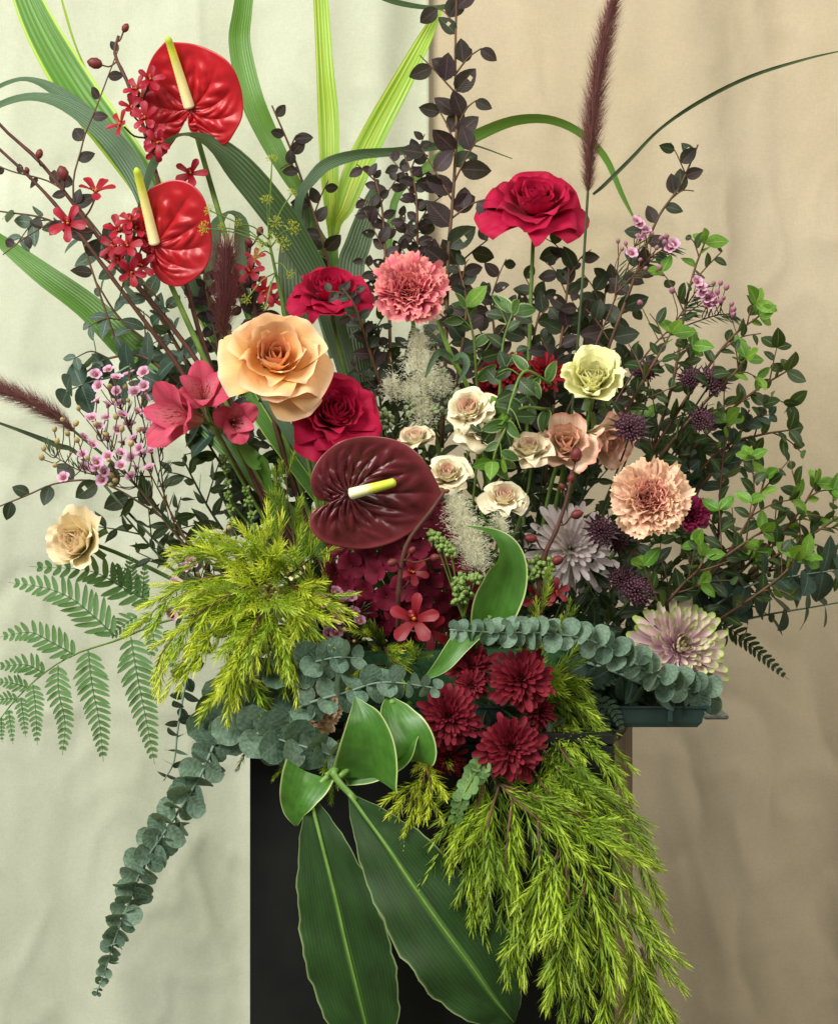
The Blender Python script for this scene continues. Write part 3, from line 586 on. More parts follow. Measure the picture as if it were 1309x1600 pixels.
UMB = {}
def dill(label, stem, umbels, mats, seed):
    rng = random.Random(seed); p = pxpath(stem, 18); th = Thing('dill_stem', label, 'dill', p[0]); sb = MB(); sb.tube(p, np.linspace(.0022, .0012, 18), 7)
    if 'u' not in UMB:
        b = MB()
        for i in range(16):
            q = math.sqrt((i+.5)/16); be = 1.25*q; az = i*GA; dr = np.array([math.sin(be)*math.cos(az), math.sin(be)*math.sin(az), math.cos(be)]); b.tube([(0, 0, 0), dr*.8], [.018, .014], 3)
            for j in range(4): e = dr*.8+np.array([rng.gauss(0, .07), rng.gauss(0, .07), rng.gauss(0, .07)]); b.ball(e, .055, 4, 5)
        UMB['u'] = b.build('umbel', mats)
    us = []
    for (x, y, dd, s, k) in umbels:
        q = P(x, y, dd); j = p[int(k*17)]; f = nrm(q-j); sb.tube(spline([j, (j+q)/2+np.array([0, 0, .004]), q], 7), .0006, 4); us.append((q, f, SZ(s, dd)))
    th.part('stem', sb.build('stem', STEM))
    for q, f, s in us: th.part('umbel', UMB['u'], axis_frame(q, f+CAMF*.4, rng.uniform(0, 6)) @ Matrix.Scale(s*.62, 4), kind='stuff')
    return th
# ------------------------------------------------------------------ backdrop, floor, pedestal
def cloth_mat(name, c1, c2, tr=.0):
    s = NT(name); t, u, v = s.uv(); ob = t.outputs['Object']
    w1 = s.noise(s.n('ShaderNodeVectorMath', {0: ob, 1: (900, 1, 260)}, operation='MULTIPLY').outputs[0], 1.0, 2.0)
    w2 = s.noise(s.n('ShaderNodeVectorMath', {0: ob, 1: (220, 1, 1100)}, operation='MULTIPLY').outputs[0], 1.0, 2.0)
    big = s.noise(s.n('ShaderNodeVectorMath', {0: ob, 1: (6, 1, 3)}, operation='MULTIPLY').outputs[0], 1.0, 4.0)
    col = s.mix(s.step(big, .3, .7), hx(c1), hx(c2))
    col = s.mix(1.0, col, s.ramp(s.math('ADD', s.math('MULTIPLY', w1, .5), s.math('MULTIPLY', w2, .5)), [(.35, (.93, .93, .93, 1)), (.65, (1.04, 1.04, 1.04, 1))]), 'MULTIPLY')
    return s.finish(col, .9, .1, tr, None, s.math('ADD', w1, w2), .12, .0008, sheen=.15)
def vnoise(x, z, seed):
    return np.vectorize(lambda a, b: mnoise.noise((a, b, seed)))(x, z)
def cloth(name, label, x0, x1, depth, mat, folds, seed, wr=.004, hem=0.0, fk=1.0, creases=()):
    nx, nz = 330, 290; x = np.linspace(x0, x1, nx); z = np.linspace(1.15, -1.09, nz); X, Z = np.meshgrid(x, z); Y = np.full_like(X, depth)
    for (fx, wd, am, lean, am2) in folds: c = fx+lean*(Z-.2)+.006*np.sin(Z*5+fx*30); Y = Y-fk*(am+am2*(Z))*np.exp(-((X-c)/wd)**2)
    Y = Y+wr*2.4*vnoise(X*5, Z*1.1, seed)+wr*vnoise(X*16, Z*2.6, seed+3)
    rid = 1-np.abs(vnoise(X*9+Z*4, Z*6-X*3, seed+7))*2.0; Y = Y+wr*.8*np.clip(rid, 0, 1)**3*np.clip(vnoise(X*4, Z*4, seed+9)+.35, 0, 1)
    rid = 1-np.abs(vnoise(X*14-Z*9, Z*11+X*6, seed+17))*2.0; Y = Y-wr*.6*np.clip(rid, 0, 1)**3*np.clip(vnoise(X*5, Z*5, seed+29)+.3, 0, 1)
    rid = 1-np.abs(vnoise(X*26+Z*11, Z*22-X*8, seed+41))*2.4; Y = Y-wr*.30*np.clip(rid, 0, 1)**2*np.clip(vnoise(X*6, Z*5, seed+51)+.25, 0, 1)
    Y = Y+wr*.22*vnoise(X*38, Z*13, seed+61)
    for (ax, az, bx, bz, am, wd) in creases:
        L2 = (bx-ax)**2+(bz-az)**2; tt = np.clip(((X-ax)*(bx-ax)+(Z-az)*(bz-az))/L2, 0, 1); ds = np.hypot(X-ax-tt*(bx-ax), Z-az-tt*(bz-az)+.003*np.sin(X*40)); Y = Y-am*np.exp(-ds/wd)*np.sin(PI*np.clip(tt*.9+.05, 0, 1))
    if hem: Y = Y-hem*np.clip((X-(x1-.012))/.012, 0, 1)**2
    b = MB(); b.grid(np.dstack([X, Y, Z])); me = b.build(name, mat); o = bpy.data.objects.new(name, me); C.objects.link(o); o['label'] = label; o['category'] = 'curtain'
    m = o.modifiers.new('thickness', 'SOLIDIFY'); m.thickness = .0012; m.offset = -1; return o
s_ = (D+.45)/D
cloth('cream_curtain', 'pale cream cotton sheet hung as the brighter backdrop beside the red anthuriums', -1.3, (670-654.5)*K*s_, .45, cloth_mat('cream_cotton', '#b6b9a2', '#c1c4b0'),
      [(-.62, .08, .014, .02, 0), (-.40, .05, .010, -.03, .01), (-.27, .035, .012, .05, -.006), (-.12, .03, .010, .03, .012), (-.045, .022, .015, .0, .012), (-.175, .012, .008, -.02, -.012), (-.9, .12, .02, 0, 0)], 3.3, .0082, .002, .6, [(-.45, -.215, -.10, -.20, .0035, .006), (-.165, -.2, -.178, -.62, .006, .006), (-.26, -.30, -.19, -.52, .004, .007), (-.40, -.34, -.30, -.50, .003, .008), (-.33, -.02, -.28, -.22, .003, .007), (-.44, .15, -.36, -.02, .003, .007), (-.235, .62, -.225, .28, .005, .006), (-.42, .52, -.44, .20, .004, .008), (-.10, .55, -.09, .30, .004, .008), (-.38, -.40, -.44, -.52, .003, .006), (-.22, -.33, -.30, -.44, .003, .006)])
cloth('beige_curtain', 'beige cotton sheet hung in soft folds behind the crimson rose', -.06, 1.3, .468, cloth_mat('beige_cotton', '#b1a388', '#bbad95'),
      [(.30, .05, .022, -.06, .012), (.405, .035, -.014, -.05, 0), (.20, .03, .010, .02, .006), (.50, .06, .024, -.04, 0), (.13, .04, .006, .10, .004), (.75, .1, .03, 0, 0)], 8.1, .007, 0, .85, [(.08, .50, .16, .22, .003, .009), (.12, .30, .05, .20, .003, .008), (.20, .52, .17, .20, .003, .01), (.33, .10, .42, -.05, .003, .01), (.26, -.25, .33, -.5, .003, .01)])
b = MB(); b.grid(np.array([[[-4, -4, -1.1], [4, -4, -1.1]], [[-4, 3, -1.1], [4, 3, -1.1]]], float)); fl = bpy.data.objects.new('floor', b.build('floor', plain_mat('grey_floor', '#8d877c', '#7f796f', .7, .3, scale=4))); C.objects.link(fl); fl['kind'] = 'structure'

BLACKP = plain_mat('black_paint', '#0d0e0d', '#191a18', .55, .16, scale=11, bump=.08)
BROWNP = plain_mat('brown_board', '#6a5644', '#78624e', .6, .25, scale=14, bump=.15)
TEAL = plain_mat('teal_plastic', '#1a2d2a', '#243935', .35, .45, scale=40, bump=.1)
GREYP = plain_mat('grey_plastic', '#5d625c', '#8d918a', .4, .4, scale=220, bump=.3)
def box_grid(b, x0, x1, y0, y1, z0, z1, m=0, bev=.0015):
    bm_ = [(x0, y0), (x1, y0), (x1, y1), (x0, y1)]; r = []
    cx, cy = (x0+x1)/2, (y0+y1)/2
    for z, k in ((z0, bev), (z0+bev, 0), (z1-bev, 0), (z1, bev)):
        r.append([(x+(k if x < cx else -k), y+(k if y < cy else -k), z) for x, y in bm_])
    b.grid(np.array(r), m, closed=True); n = b.n-16; b.F += [[n+3, n+2, n+1, n], [n+12, n+13, n+14, n+15]]; b.M += [m, m]
pw, pd = .302, .26; ptop = -.181; pa = math.radians(-8.2)
ped = Thing('pedestal', 'tall black painted box pedestal with a brown side board under the flowers', 'pedestal', (.0275, .0, -1.1))
PR = Matrix.Translation((.0275, 0, 0)) @ Matrix.Rotation(pa, 4, 'Z')
def flat_part(th, name, boxes, mat, Mx):
    b = MB()
    for q in boxes: box_grid(b, *q)
    return th.part(name, b.build(name, mat, smooth=False), Mx)
flat_part(ped, 'front_panel', [(-pw/2, pw/2, -pd/2, -pd/2+.012, -1.098, ptop-.010)], BLACKP, PR)
flat_part(ped, 'side_panel', [(pw/2-.012, pw/2, -pd/2+.0125, pd/2-.0125, -1.098, ptop-.010)], BROWNP, PR)
flat_part(ped, 'side_panel', [(-pw/2, -pw/2+.012, -pd/2+.0125, pd/2-.0125, -1.098, ptop-.010)], BROWNP, PR)
flat_part(ped, 'back_panel', [(-pw/2, pw/2, pd/2-.012, pd/2, -1.098, ptop-.010)], BLACKP, PR)
flat_part(ped, 'top_panel', [(-pw/2, pw/2, -pd/2, pd/2, ptop-.0095, ptop)], BLACKP, PR)
tray = Thing('flower_tray', 'dark green plastic tray on the black pedestal holding the floral foam', 'tray', (.03, 0, ptop))
TR = Matrix.Translation((.044, -.01, ptop+.0012)) @ Matrix.Rotation(math.radians(-2), 4, 'Z')
def tray_shell():
    b = MB(); prof = [(0, 0), (0.0, 0), (.98, 0), (1.0, .004), (1.012, .0155), (1.03, .016), (1.03, .018), (1.01, .018), (.985, .004), (0, .004)]; G = []
    for k, z in prof[1:]: G.append([(x*k, y*k, z) for x, y in ((-.195, -.085), (0, -.088), (.195, -.085), (.198, 0), (.195, .085), (0, .088), (-.195, .085), (-.198, 0))])
    b.grid(np.array(G), closed=True); return b.build('tray_shell', TEAL, smooth=False)
tray.part('tray_shell', tray_shell(), TR)
flat_part(tray, 'handle', [(.2005, .222, -.03, .03, .002, .0065)], GREYP, TR)
flat_part(tray, 'handle', [(-.222, -.2005, -.03, .03, .002, .0065)], GREYP, TR)
for i in range(7): flat_part(tray, 'rib', [(-.17+i*.056, -.166+i*.056, -.0925, -.0875, .004, .0152)], TEAL, TR)
foam = Thing('floral_foam', 'green floral foam brick wedged in the tray under the flowers', 'floral foam', (.03, 0, ptop+.006))
def foam_mesh():
    b = MB(); G = []; rng = random.Random(4)
    for z, k in ((.0055, .97), (.008, 1), (.03, 1), (.056, .99), (.062, .94)): G.append([(x*k+rng.uniform(-.0006, .0006), y*k+rng.uniform(-.0006, .0006), z) for x, y in [(-.15+.03*i, -.07) for i in range(11)]+[(.15, -.045), (.15, 0), (.15, .045)]+[(.15-.03*i, .07) for i in range(11)]+[(-.15, .045), (-.15, 0), (-.15, -.045)]])
    b.grid(np.array(G), closed=True); n = len(G[0]); b.F.append([b.n-n+i for i in range(n)]); b.M.append(0); return b.build('floral_foam', plain_mat('wet_foam', '#1f3a22', '#2b4a2c', .9, .15, scale=300, bump=.8))
foam.part('brick', foam_mesh(), TR)

# ------------------------------------------------------------------ leaf materials
EUST = plain_mat('grey_green_stem', '#6d8272', '#7d917f', .6, .2)
LORO = leaf_mat('loropetalum_leaf', '#3f2630', '#35302b', rib='#543c40', rough=.5, spec=.25, tr=.10, back='#5a3c44', mottle=.45, g=.56, vs=.03, bump=.12)
LOROG = leaf_mat('loropetalum_green_leaf', '#2a3526', '#37422d', rib='#46553e', rough=.48, spec=.28, tr=.10, back='#54504a', g=.55, vs=.03, bump=.12)
DARK = leaf_mat('dark_green_leaf', '#263522', '#3a4c2c', rib='#55704a', rough=.45, spec=.3, tr=.15, back='#4a6248', g=.56, vs=.04, bump=.15)
HUCK = leaf_mat('huckleberry_leaf', '#2c4324', '#41592f', rib='#6b8a50', rough=.42, spec=.32, tr=.2, back='#55744a', g=.58, vs=.04, bump=.15)
BRIGHT = leaf_mat('bright_young_leaf', '#4f8424', '#769f34', rib='#9cb85a', rough=.36, spec=.45, tr=.3, back='#7a9c44', mottle=.25, g=1.0)
VARI = leaf_mat('variegated_leaf', '#3e6230', '#4f7238', rib='#6a8a4c', margin='#98ad70', mw=.82, rough=.4, tr=.22, g=1.0)
EUC = leaf_mat('silver_eucalyptus_leaf', '#5b7563', '#7b937e', rib='#6f8874', margin='#7c947e', mw=.97, rough=.62, spec=.25, tr=.14, back='#708a78', mottle=.45, vein=5, vs=.02, bump=.12, g=.95)
EUCG = leaf_mat('green_eucalyptus_leaf', '#567457', '#6d8a68', rib='#93a888', margin='#8ea582', mw=.95, rough=.58, spec=.28, tr=.14, back='#74907a', mottle=.32, vein=6, vs=.04, bump=.15)
GUNNI = leaf_mat('dark_eucalyptus_leaf', '#3b5448', '#4c6456', rib='#60776a', rough=.55, spec=.3, tr=.12, back='#586e60', vs=.05, bump=.2)
EUCP = leaf_mat('pale_green_eucalyptus_leaf', '#6f9458', '#84a66a', rough=.58, spec=.28, tr=.2, vs=.03, g=1.0)
GREYEUC = leaf_mat('grey_eucalyptus_leaf', '#5f7669', '#788d80', rib='#8b9d90', rough=.6, spec=.25, tr=.18, back='#7d9185')
BLADE = leaf_mat('green_blade', '#4a7a2c', '#568432', rough=.42, tr=.28, par=9, mottle=.15, stripe=('#6a983a', 7, .58), bump=.35, vs=.06, g=1.0)
BLADED = leaf_mat('dark_blade', '#314f2a', '#3a5832', rough=.45, tr=.18, par=8, mottle=.18, bump=.5)
BLADEG = leaf_mat('grey_green_blade', '#56785a', '#5e7e5c', rough=.5, tr=.2, par=8, mottle=.15, bump=.5)
BLADEY = leaf_mat('yellow_striped_blade', '#86b436', '#8fb83a', rough=.42, tr=.35, par=5, mottle=.12, stripe=('#cfd65a', 4.2, .5), bump=.5, g=1.0)
BLADES = leaf_mat('yellow_edged_blade', '#4a7e2a', '#4a7e2a', rough=.42, tr=.3, par=7, mottle=.15, margin='#a9c84a', mw=.86, stripe=('#76ad3a', 6, .6), bump=.5, g=1.0)
GINGER = leaf_mat('broad_dark_leaf', '#2a4c1e', '#2a4c1e', rib='#628a3a', margin='#96aa70', mw=.99, rough=.48, spec=.28, tr=.1, par=24, mottle=.36, bump=.14, vs=.045, g=.7)
CURL = leaf_mat('curled_leaf', '#3f6f22', '#487a26', margin='#c2d28a', mw=.955, rough=.38, spec=.45, tr=.16, par=9, mottle=.28, bump=.07, vs=.03, g=1.0)
FERN = leaf_mat('fern_leaflet', '#4d7640', '#618852', rough=.5, tr=.25, back='#7a9668', mottle=.2, g=1.0)
FERND = leaf_mat('dark_fern_leaflet', '#33513a', '#3c5a40', rough=.5, tr=.15, mottle=.2)
NEEDY = leaf_mat('yellow_needle', '#b0c42c', '#c8d438', tip='#e2e856', rough=.5, tr=0.28, mottle=.15, g=1.0)
NEEDG = leaf_mat('green_needle', '#6c8c28', '#809f32', tip='#abc044', rough=.5, tr=0.28, mottle=.18, g=1.0)
NEEDL = leaf_mat('lime_needle', '#8fb02c', '#a8c238', tip='#cada50', rough=.5, tr=0.28, mottle=.15, g=1.0)
WAXN = leaf_mat('wax_needle', '#3c5732', '#4d6a3c', rough=.5, tr=.1, mottle=.1)
mLORO = leaf_meshes('leaf', LORO, 6, 1, 1, shape='ovate', wr=.66, fold=.18, droop=.4)
mLOROG = leaf_meshes('leaf', LOROG, 6, 2, 1, shape='ovate', wr=.66, fold=.16, droop=.35)
mLOX = mLORO+mLOROG
mDARK = leaf_meshes('leaf', DARK, 5, 3, shape='lance', wr=.36, fold=.25, droop=.35)
mDARKO = leaf_meshes('leaf', DARK, 4, 4, shape='ovate', wr=.52, fold=.25, droop=.35)
mHUCK = leaf_meshes('leaf', HUCK, 5, 5, shape='ovate', wr=.62, fold=.14, droop=.45)
mBRIGHT = leaf_meshes('leaf', BRIGHT, 6, 6, shape='ovate', wr=.60, fold=.15, droop=.5, wave=.07)
mVARI = leaf_meshes('leaf', VARI, 4, 7, shape='ovate', wr=.52, fold=.25, droop=.5)
mEUC = leaf_meshes('leaf', EUC, 5, 8, shape='round', wr=1.02, fold=.06, droop=.35, nv=10, nu=7, cup=.12)
mEUCG = leaf_meshes('leaf', EUCG, 5, 9, shape='round', wr=1.0, fold=.06, droop=.35, nv=10, nu=7, cup=.12)
mEUCP = leaf_meshes('leaf', EUCP, 3, 19, shape='round', wr=.95, fold=.06, droop=.35, nv=8, cup=.12)
mGUN = leaf_meshes('leaf', GUNNI, 5, 10, shape='ovate', wr=.72, fold=.1, droop=.5, nv=9)
mGREY = leaf_meshes('leaf', GREYEUC, 5, 11, shape='ovate', wr=.5, fold=.12, droop=.5, nv=9)

# ------------------------------------------------------------------ petal materials
RED = petal_mat('crimson_petal', '#9c0a2c', '#bf1042', '#c8184c', rough=.62, spec=.2, tr=.3, streak=.15, sheen=.04, edge='#a81236')
DRED = petal_mat('deep_red_petal', '#7c0c20', '#a01028', '#ab1230', rough=.62, spec=.2, tr=.25, streak=.15, sheen=.04)
PEACH = petal_mat('peach_rose_petal', '#fcae4a', '#fec47a', '#fdcd98', rough=.6, spec=.2, tr=0.22, streak=.07, edge='#fcd2ac')
CORAL = petal_mat('coral_petal', '#c4244e', '#dc4c70', '#ea7c92', rough=.65, spec=.15, tr=0.2, streak=.18, edge='#eba08e')
PCARN = petal_mat('peach_carnation_petal', '#f09a84', '#f8bea4', '#fbd4bc', rough=.65, spec=.15, tr=0.2, streak=.14, edge='#f4d0ac')
SPRAY = petal_mat('cream_spray_petal', '#f2ba9a', '#f5dfc0', '#f4ebcc', rough=.6, spec=.2, tr=0.18, streak=.07, back='#e9e6c0')
SPRAYI = petal_mat('pink_spray_centre_petal', '#e8a48c', '#f0c0a8', '#f3d0b8', rough=.6, spec=.2, tr=0.18, streak=.08, back='#f0e0c4')
PEACHI = petal_mat('peach_rose_centre_petal', '#f28c3c', '#f7a866', '#f9b98a', rough=.6, spec=.2, tr=0.22, streak=.08)
PCARNI = petal_mat('pink_carnation_centre_petal', '#e27468', '#ee9484', '#f4ac98', rough=.65, spec=.15, tr=0.2, streak=.14, edge='#f8cbb8')
SPRAYB = petal_mat('cream_bud_petal', '#f0e2ba', '#f4e8ca', '#f4ddc0', rough=.6, spec=.2, tr=0.18, streak=.07, back='#e6e2b8')
LEMON = petal_mat('lemon_petal', '#e0e27c', '#f2f0a6', '#f5f3bc', rough=.6, spec=.2, tr=0.18, streak=.1)
PLIS = petal_mat('peach_lisianthus_petal', '#fdecc4', '#fde4c8', '#fbd2bc', rough=.6, spec=.2, tr=0.2, streak=.16, edge='#d98a72')
CLIS = petal_mat('cream_lisianthus_petal', '#f8f0a8', '#fdf0bc', '#fde8c0', rough=.6, spec=.2, tr=0.2, streak=.1, edge='#f6dcc0')
BURG = petal_mat('burgundy_floret', '#24050a', '#66101c', '#7e182a', rough=.62, spec=.2, tr=.15, streak=.2, back='#a23644')
BURGC = plain_mat('burgundy_disc', '#35070f', '#4c0c16', .7, .2)
REDM = petal_mat('red_floret', '#5a0c14', '#8a1420', '#97182a', rough=.62, spec=.2, tr=.15, streak=.2)
PINKG = petal_mat('pink_green_floret', '#c48c9c', '#dcb4c4', '#e6d2c8', rough=.6, spec=.2, tr=0.2, streak=.14, edge='#a2c832')
PINKW = petal_mat('pale_pink_floret', '#dcd8a0', '#eee2e0', '#ecdfe2', rough=.6, spec=.2, tr=0.2, streak=.14)
ALST = petal_mat('alstroemeria_petal', '#eeb09c', '#de687c', '#d84c6a', rough=.55, spec=.25, tr=0.24, streak=.2)
ALSTI = petal_mat('streaked_alstroemeria_petal', '#f4d4ac', '#ea909a', '#dc5474', rough=.55, spec=.25, tr=0.24, streak=.2, blotch='#7a1430')
ORCR = petal_mat('orchid_petal', '#8c1020', '#9e1528', '#a21a32', rough=.45, spec=.35, tr=.18, streak=.2)
ORCD = petal_mat('dark_orchid_petal', '#6a0a12', '#84121e', '#8c1626', rough=.45, spec=.35, tr=.16, streak=.2)
ORCL = plain_mat('orchid_lip', '#c98a2a', '#a02a24', .5, .3)
ORBUD = plain_mat('orchid_bud', '#6e2e2a', '#5e1c1e', .5, .35)
HYD = petal_mat('hydrangea_petal', '#4a0818', '#621026', '#6e1630', rough=.65, spec=.15, tr=.16, streak=.2)
WAXP = petal_mat('waxflower_petal', '#b0587c', '#d49cbc', '#e0b6d0', rough=.4, spec=.35, tr=.2, streak=.1)
WAXD = petal_mat('dusky_waxflower_petal', '#6d2c44', '#96607a', '#a87890', rough=.4, spec=.35, tr=.2, streak=.1)
WAXC = plain_mat('waxflower_cup', '#7a3a4c', '#8c6a4c', .45, .4)
WAXB = plain_mat('waxflower_bud', '#b98a6a', '#9aa05c', .4, .4)
WAXBP = plain_mat('pink_waxflower_bud', '#a8608a', '#8c6a5c', .4, .4)
ANTR = petal_mat('red_anthurium_spathe', '#a80c18', '#b00f1c', '#b0121e', rough=.42, spec=.45, tr=.08, streak=.16, vs=7, coat=.16, rv=.3)
ANTB = petal_mat('burgundy_anthurium_spathe', '#4a0812', '#571019', '#5e121c', rough=.38, spec=.45, tr=.03, streak=.22, vs=7, coat=.22, rv=.3, edge='#7a3034')
SPADC = plain_mat('cream_spadix', '#efe3b0', '#e6d79a', .5, .3, vgrad=[(0, '#ecdcae'), (.55, '#ece08e'), (.8, '#d9d94a'), (1, '#a9c038')])
SPADG = plain_mat('yellow_green_spadix', '#efe3b0', '#e6d79a', .45, .35, vgrad=[(0, '#f1e9c4'), (.38, '#f0e9b0'), (.55, '#d8d84a'), (1, '#b4c83c')])
BRIST = petal_mat('plume_bristle', '#a08a6a', '#8f5a58', '#a87a7a', rough=.6, spec=.15, tr=.4, streak=.25)
BRISTD = petal_mat('dark_plume_bristle', '#b0a05a', '#7a3e46', '#8f5a60', rough=.6, spec=.15, tr=.4, streak=.25)
FUZZ = plain_mat('cream_stamens', '#e2dec4', '#ecead4', .7, .1, .35)
BERRY = plain_mat('green_berry', '#6d8640', '#829a52', .45, .4)
BERRYG = plain_mat('grey_green_berry', '#7c8a62', '#96a078', .5, .3)
ASTB = petal_mat('astrantia_bract', '#4a2234', '#3c1828', '#301220', rough=.5, spec=.3, tr=.12, streak=.2)
ASTF = plain_mat('astrantia_floret', '#7c5a66', '#48242f', .6, .2)
DILL = plain_mat('dill_floret', '#a8b23a', '#c0c24a', .6, .2, .2)
# ------------------------------------------------------------------ long grassy blades
G_ = 'long strap leaves rising behind the flowers'
blade('strap_leaf', 'wide yellow edged green blade slanting behind the upper red anthurium', 'leaf', [(20, -60, .16, 34, 0), (62, 40, .15, 52), (120, 140, .14, 62, 10), (188, 232, .12, 58, 15), (240, 310, .10, 48, 10), (290, 420, .07, 36), (400, 640, .03, 24), (560, 860, .0, 16)], BLADES, .16, 34, 9, group=G_)
blade('strap_leaf', 'broad green blade bending up beside the yellow striped blades', 'leaf', [(388, -50, .12, 26, 10), (378, 20, .12, 31, 20), (374, 70, .12, 35, 15), (392, 150, .11, 37, 0), (420, 215, .11, 33), (450, 270, .10, 26), (476, 318, .10, 15), (500, 380, .1, 10), (540, 560, .06, 9)], BLADE, .2, 34, 9, group=G_)
blade('strap_leaf', 'upright yellow striped blade standing straight above the crimson rose', 'leaf', [(498, -60, .13, 22), (502, 20, .13, 24, 10), (507, 110, .12, 28, 15), (513, 190, .12, 33, 5), (515, 270, .11, 29), (517, 330, .11, 20), (519, 385, .11, 9), (535, 560, .06, 9)], BLADEY, .3, 34, 9, group=G_)
blade('strap_leaf', 'yellow striped blade leaning toward the dark purple branch', 'leaf', [(690, 10, .14, 8), (664, 60, .14, 22), (628, 128, .13, 32, 10), (592, 195, .13, 38, 5), (560, 262, .12, 42), (538, 320, .11, 34), (522, 375, .11, 14), (535, 560, .06, 9)], BLADEY, .25, 34, 9, group=G_)
blade('strap_leaf', 'green blade reaching outward below the dark twigs and grey eucalyptus', 'leaf', [(-30, 350, .15, 6), (10, 383, .15, 22), (70, 430, .14, 36, 10), (140, 482, .12, 44, 15), (205, 545, .10, 50, 10), (262, 592, .08, 46), (340, 680, .05, 36), (520, 880, .0, 22)], BLADE, .14, 34, 9, group=G_)
blade('strap_leaf', 'grey green blade arching over with its tip drooping out of frame', 'leaf', [(-30, 182, .12, 6), (10, 160, .12, 14, 20), (55, 152, .11, 20, 30), (105, 165, .10, 27, 20), (165, 208, .09, 33), (212, 270, .08, 36), (246, 345, .06, 34), (300, 450, .04, 28), (430, 640, .02, 20), (580, 880, 0, 14)], BLADEG, .16, 34, 9, group=G_)
blade('strap_leaf', 'narrow grey green blade arching just above the drooping one', 'leaf', [(-30, 152, .14, 5), (12, 130, .14, 11, 30), (48, 125, .13, 15, 40), (92, 145, .12, 23, 20), (150, 195, .11, 28), (205, 268, .10, 28), (270, 380, .07, 26), (420, 640, .03, 18), (580, 880, 0, 12)], BLADEG, .16, 34, 9, group=G_)
blade('strap_leaf', 'dark green blade folding over beneath the upper red anthurium', 'leaf', [(186, 470, .02, 2), (200, 415, .01, 4), (220, 320, .0, 8), (240, 258, .0, 16, 15), (264, 222, .0, 24, 50), (292, 212, .01, 30, 62), (330, 224, .01, 38, 40), (372, 262, .02, 48, 10), (420, 318, .03, 50), (470, 390, .04, 46), (520, 500, .04, 36), (600, 800, 0, 20)], BLADED, .16, 40, 9, group=G_)
blade('strap_leaf', 'slim grey green blade arching across the yellow striped blades', 'leaf', [(468, 312, .07, 14), (486, 282, .07, 18), (512, 256, .07, 20, 20), (560, 241, .07, 18, 40), (620, 236, .07, 15, 45), (680, 228, .07, 14, 40), (735, 226, .07, 4), (800, 248, .07, 1.5)][::-1]+[(470, 380, .07, 12), (520, 560, .05, 10)], BLADEG, .2, 36, 7, group=G_)
blade('strap_leaf', 'green blade arching behind the tall purple grass plume', 'leaf', [(992, 345, .10, 2), (972, 305, .10, 8, 30), (945, 245, .10, 12, 40), (905, 206, .10, 15, 50), (858, 186, .10, 17, 55), (806, 187, .10, 19, 50), (755, 206, .10, 20, 35), (706, 234, .10, 20, 20), (655, 272, .10, 14), (615, 320, .09, 12), (600, 480, .06, 10)], BLADE, .2, 40, 7, group=G_)
blade('strap_leaf', 'short green blade crossing the top edge beside the purple branch', 'leaf', [(560, -20, .12, 4), (600, -2, .12, 8), (640, 9, .12, 13, 30), (680, 13, .12, 14, 40), (720, 5, .12, 9), (760, -20, .12, 3)], BLADED, .2, 24, 7, group=G_)
blade('strap_leaf', 'dark broad blade base standing behind the dill stem', 'leaf', [(478, 285, .09, 4), (470, 325, .09, 30), (462, 380, .08, 46), (460, 440, .07, 48), (480, 560, .05, 40), (600, 860, 0, 20)], BLADED, .12, 26, 9, group=G_)
blade('strap_leaf', 'dark blade base between the crimson rose and the coral carnation', 'leaf', [(590, 280, .09, 5), (578, 325, .09, 30), (560, 380, .08, 40), (548, 430, .07, 42), (560, 560, .05, 36), (620, 860, 0, 20)], BLADED, .12, 26, 9, group=G_)
blade('strap_leaf', 'short light green blade curling up from the yellow blades', 'leaf', [(476, 300, .10, 3), (482, 335, .10, 12), (500, 372, .10, 16), (522, 410, .09, 16), (545, 560, .05, 12)], BLADE, .2, 24, 7, group=G_)
blade('strap_leaf', 'grey green blade bent double behind the lower red anthurium', 'leaf', [(322, 470, .06, 12), (330, 400, .06, 22), (340, 352, .06, 26, 30), (358, 334, .065, 30, 70), (376, 350, .07, 26, 30), (380, 400, .07, 24), (395, 500, .05, 20), (560, 850, 0, 14)], BLADEG, .15, 30, 7, group=G_)
blade('strap_leaf', 'thin pale yellow blade beside the wide yellow edged blade', 'leaf', [(92, -20, .17, 2), (104, 25, .17, 4), (120, 75, .16, 3), (145, 130, .16, 2)], BLADEY, .1, 16, 5, group=G_)
blade('grass_blade', 'thin dark grass blade curving far out beside the tall plume', 'leaf', [(1330, 76, .03, 1.5), (1260, 92, .03, 4), (1170, 120, .03, 6, 30), (1090, 160, .03, 7, 40), (1030, 202, .03, 5, 30), (985, 248, .03, 6, 20), (945, 288, .03, 6), (926, 304, .03, 4)], STEMD, .3, 36, 5)
blade('grass_blade', 'thin dark grass blade under the small purple plume beside waxflowers', 'leaf', [(-20, 654, .05, 3), (40, 676, .05, 6), (90, 696, .05, 9), (125, 712, .05, 6), (200, 800, .03, 4), (330, 930, 0, 4)], STEMD, .3, 26, 5)

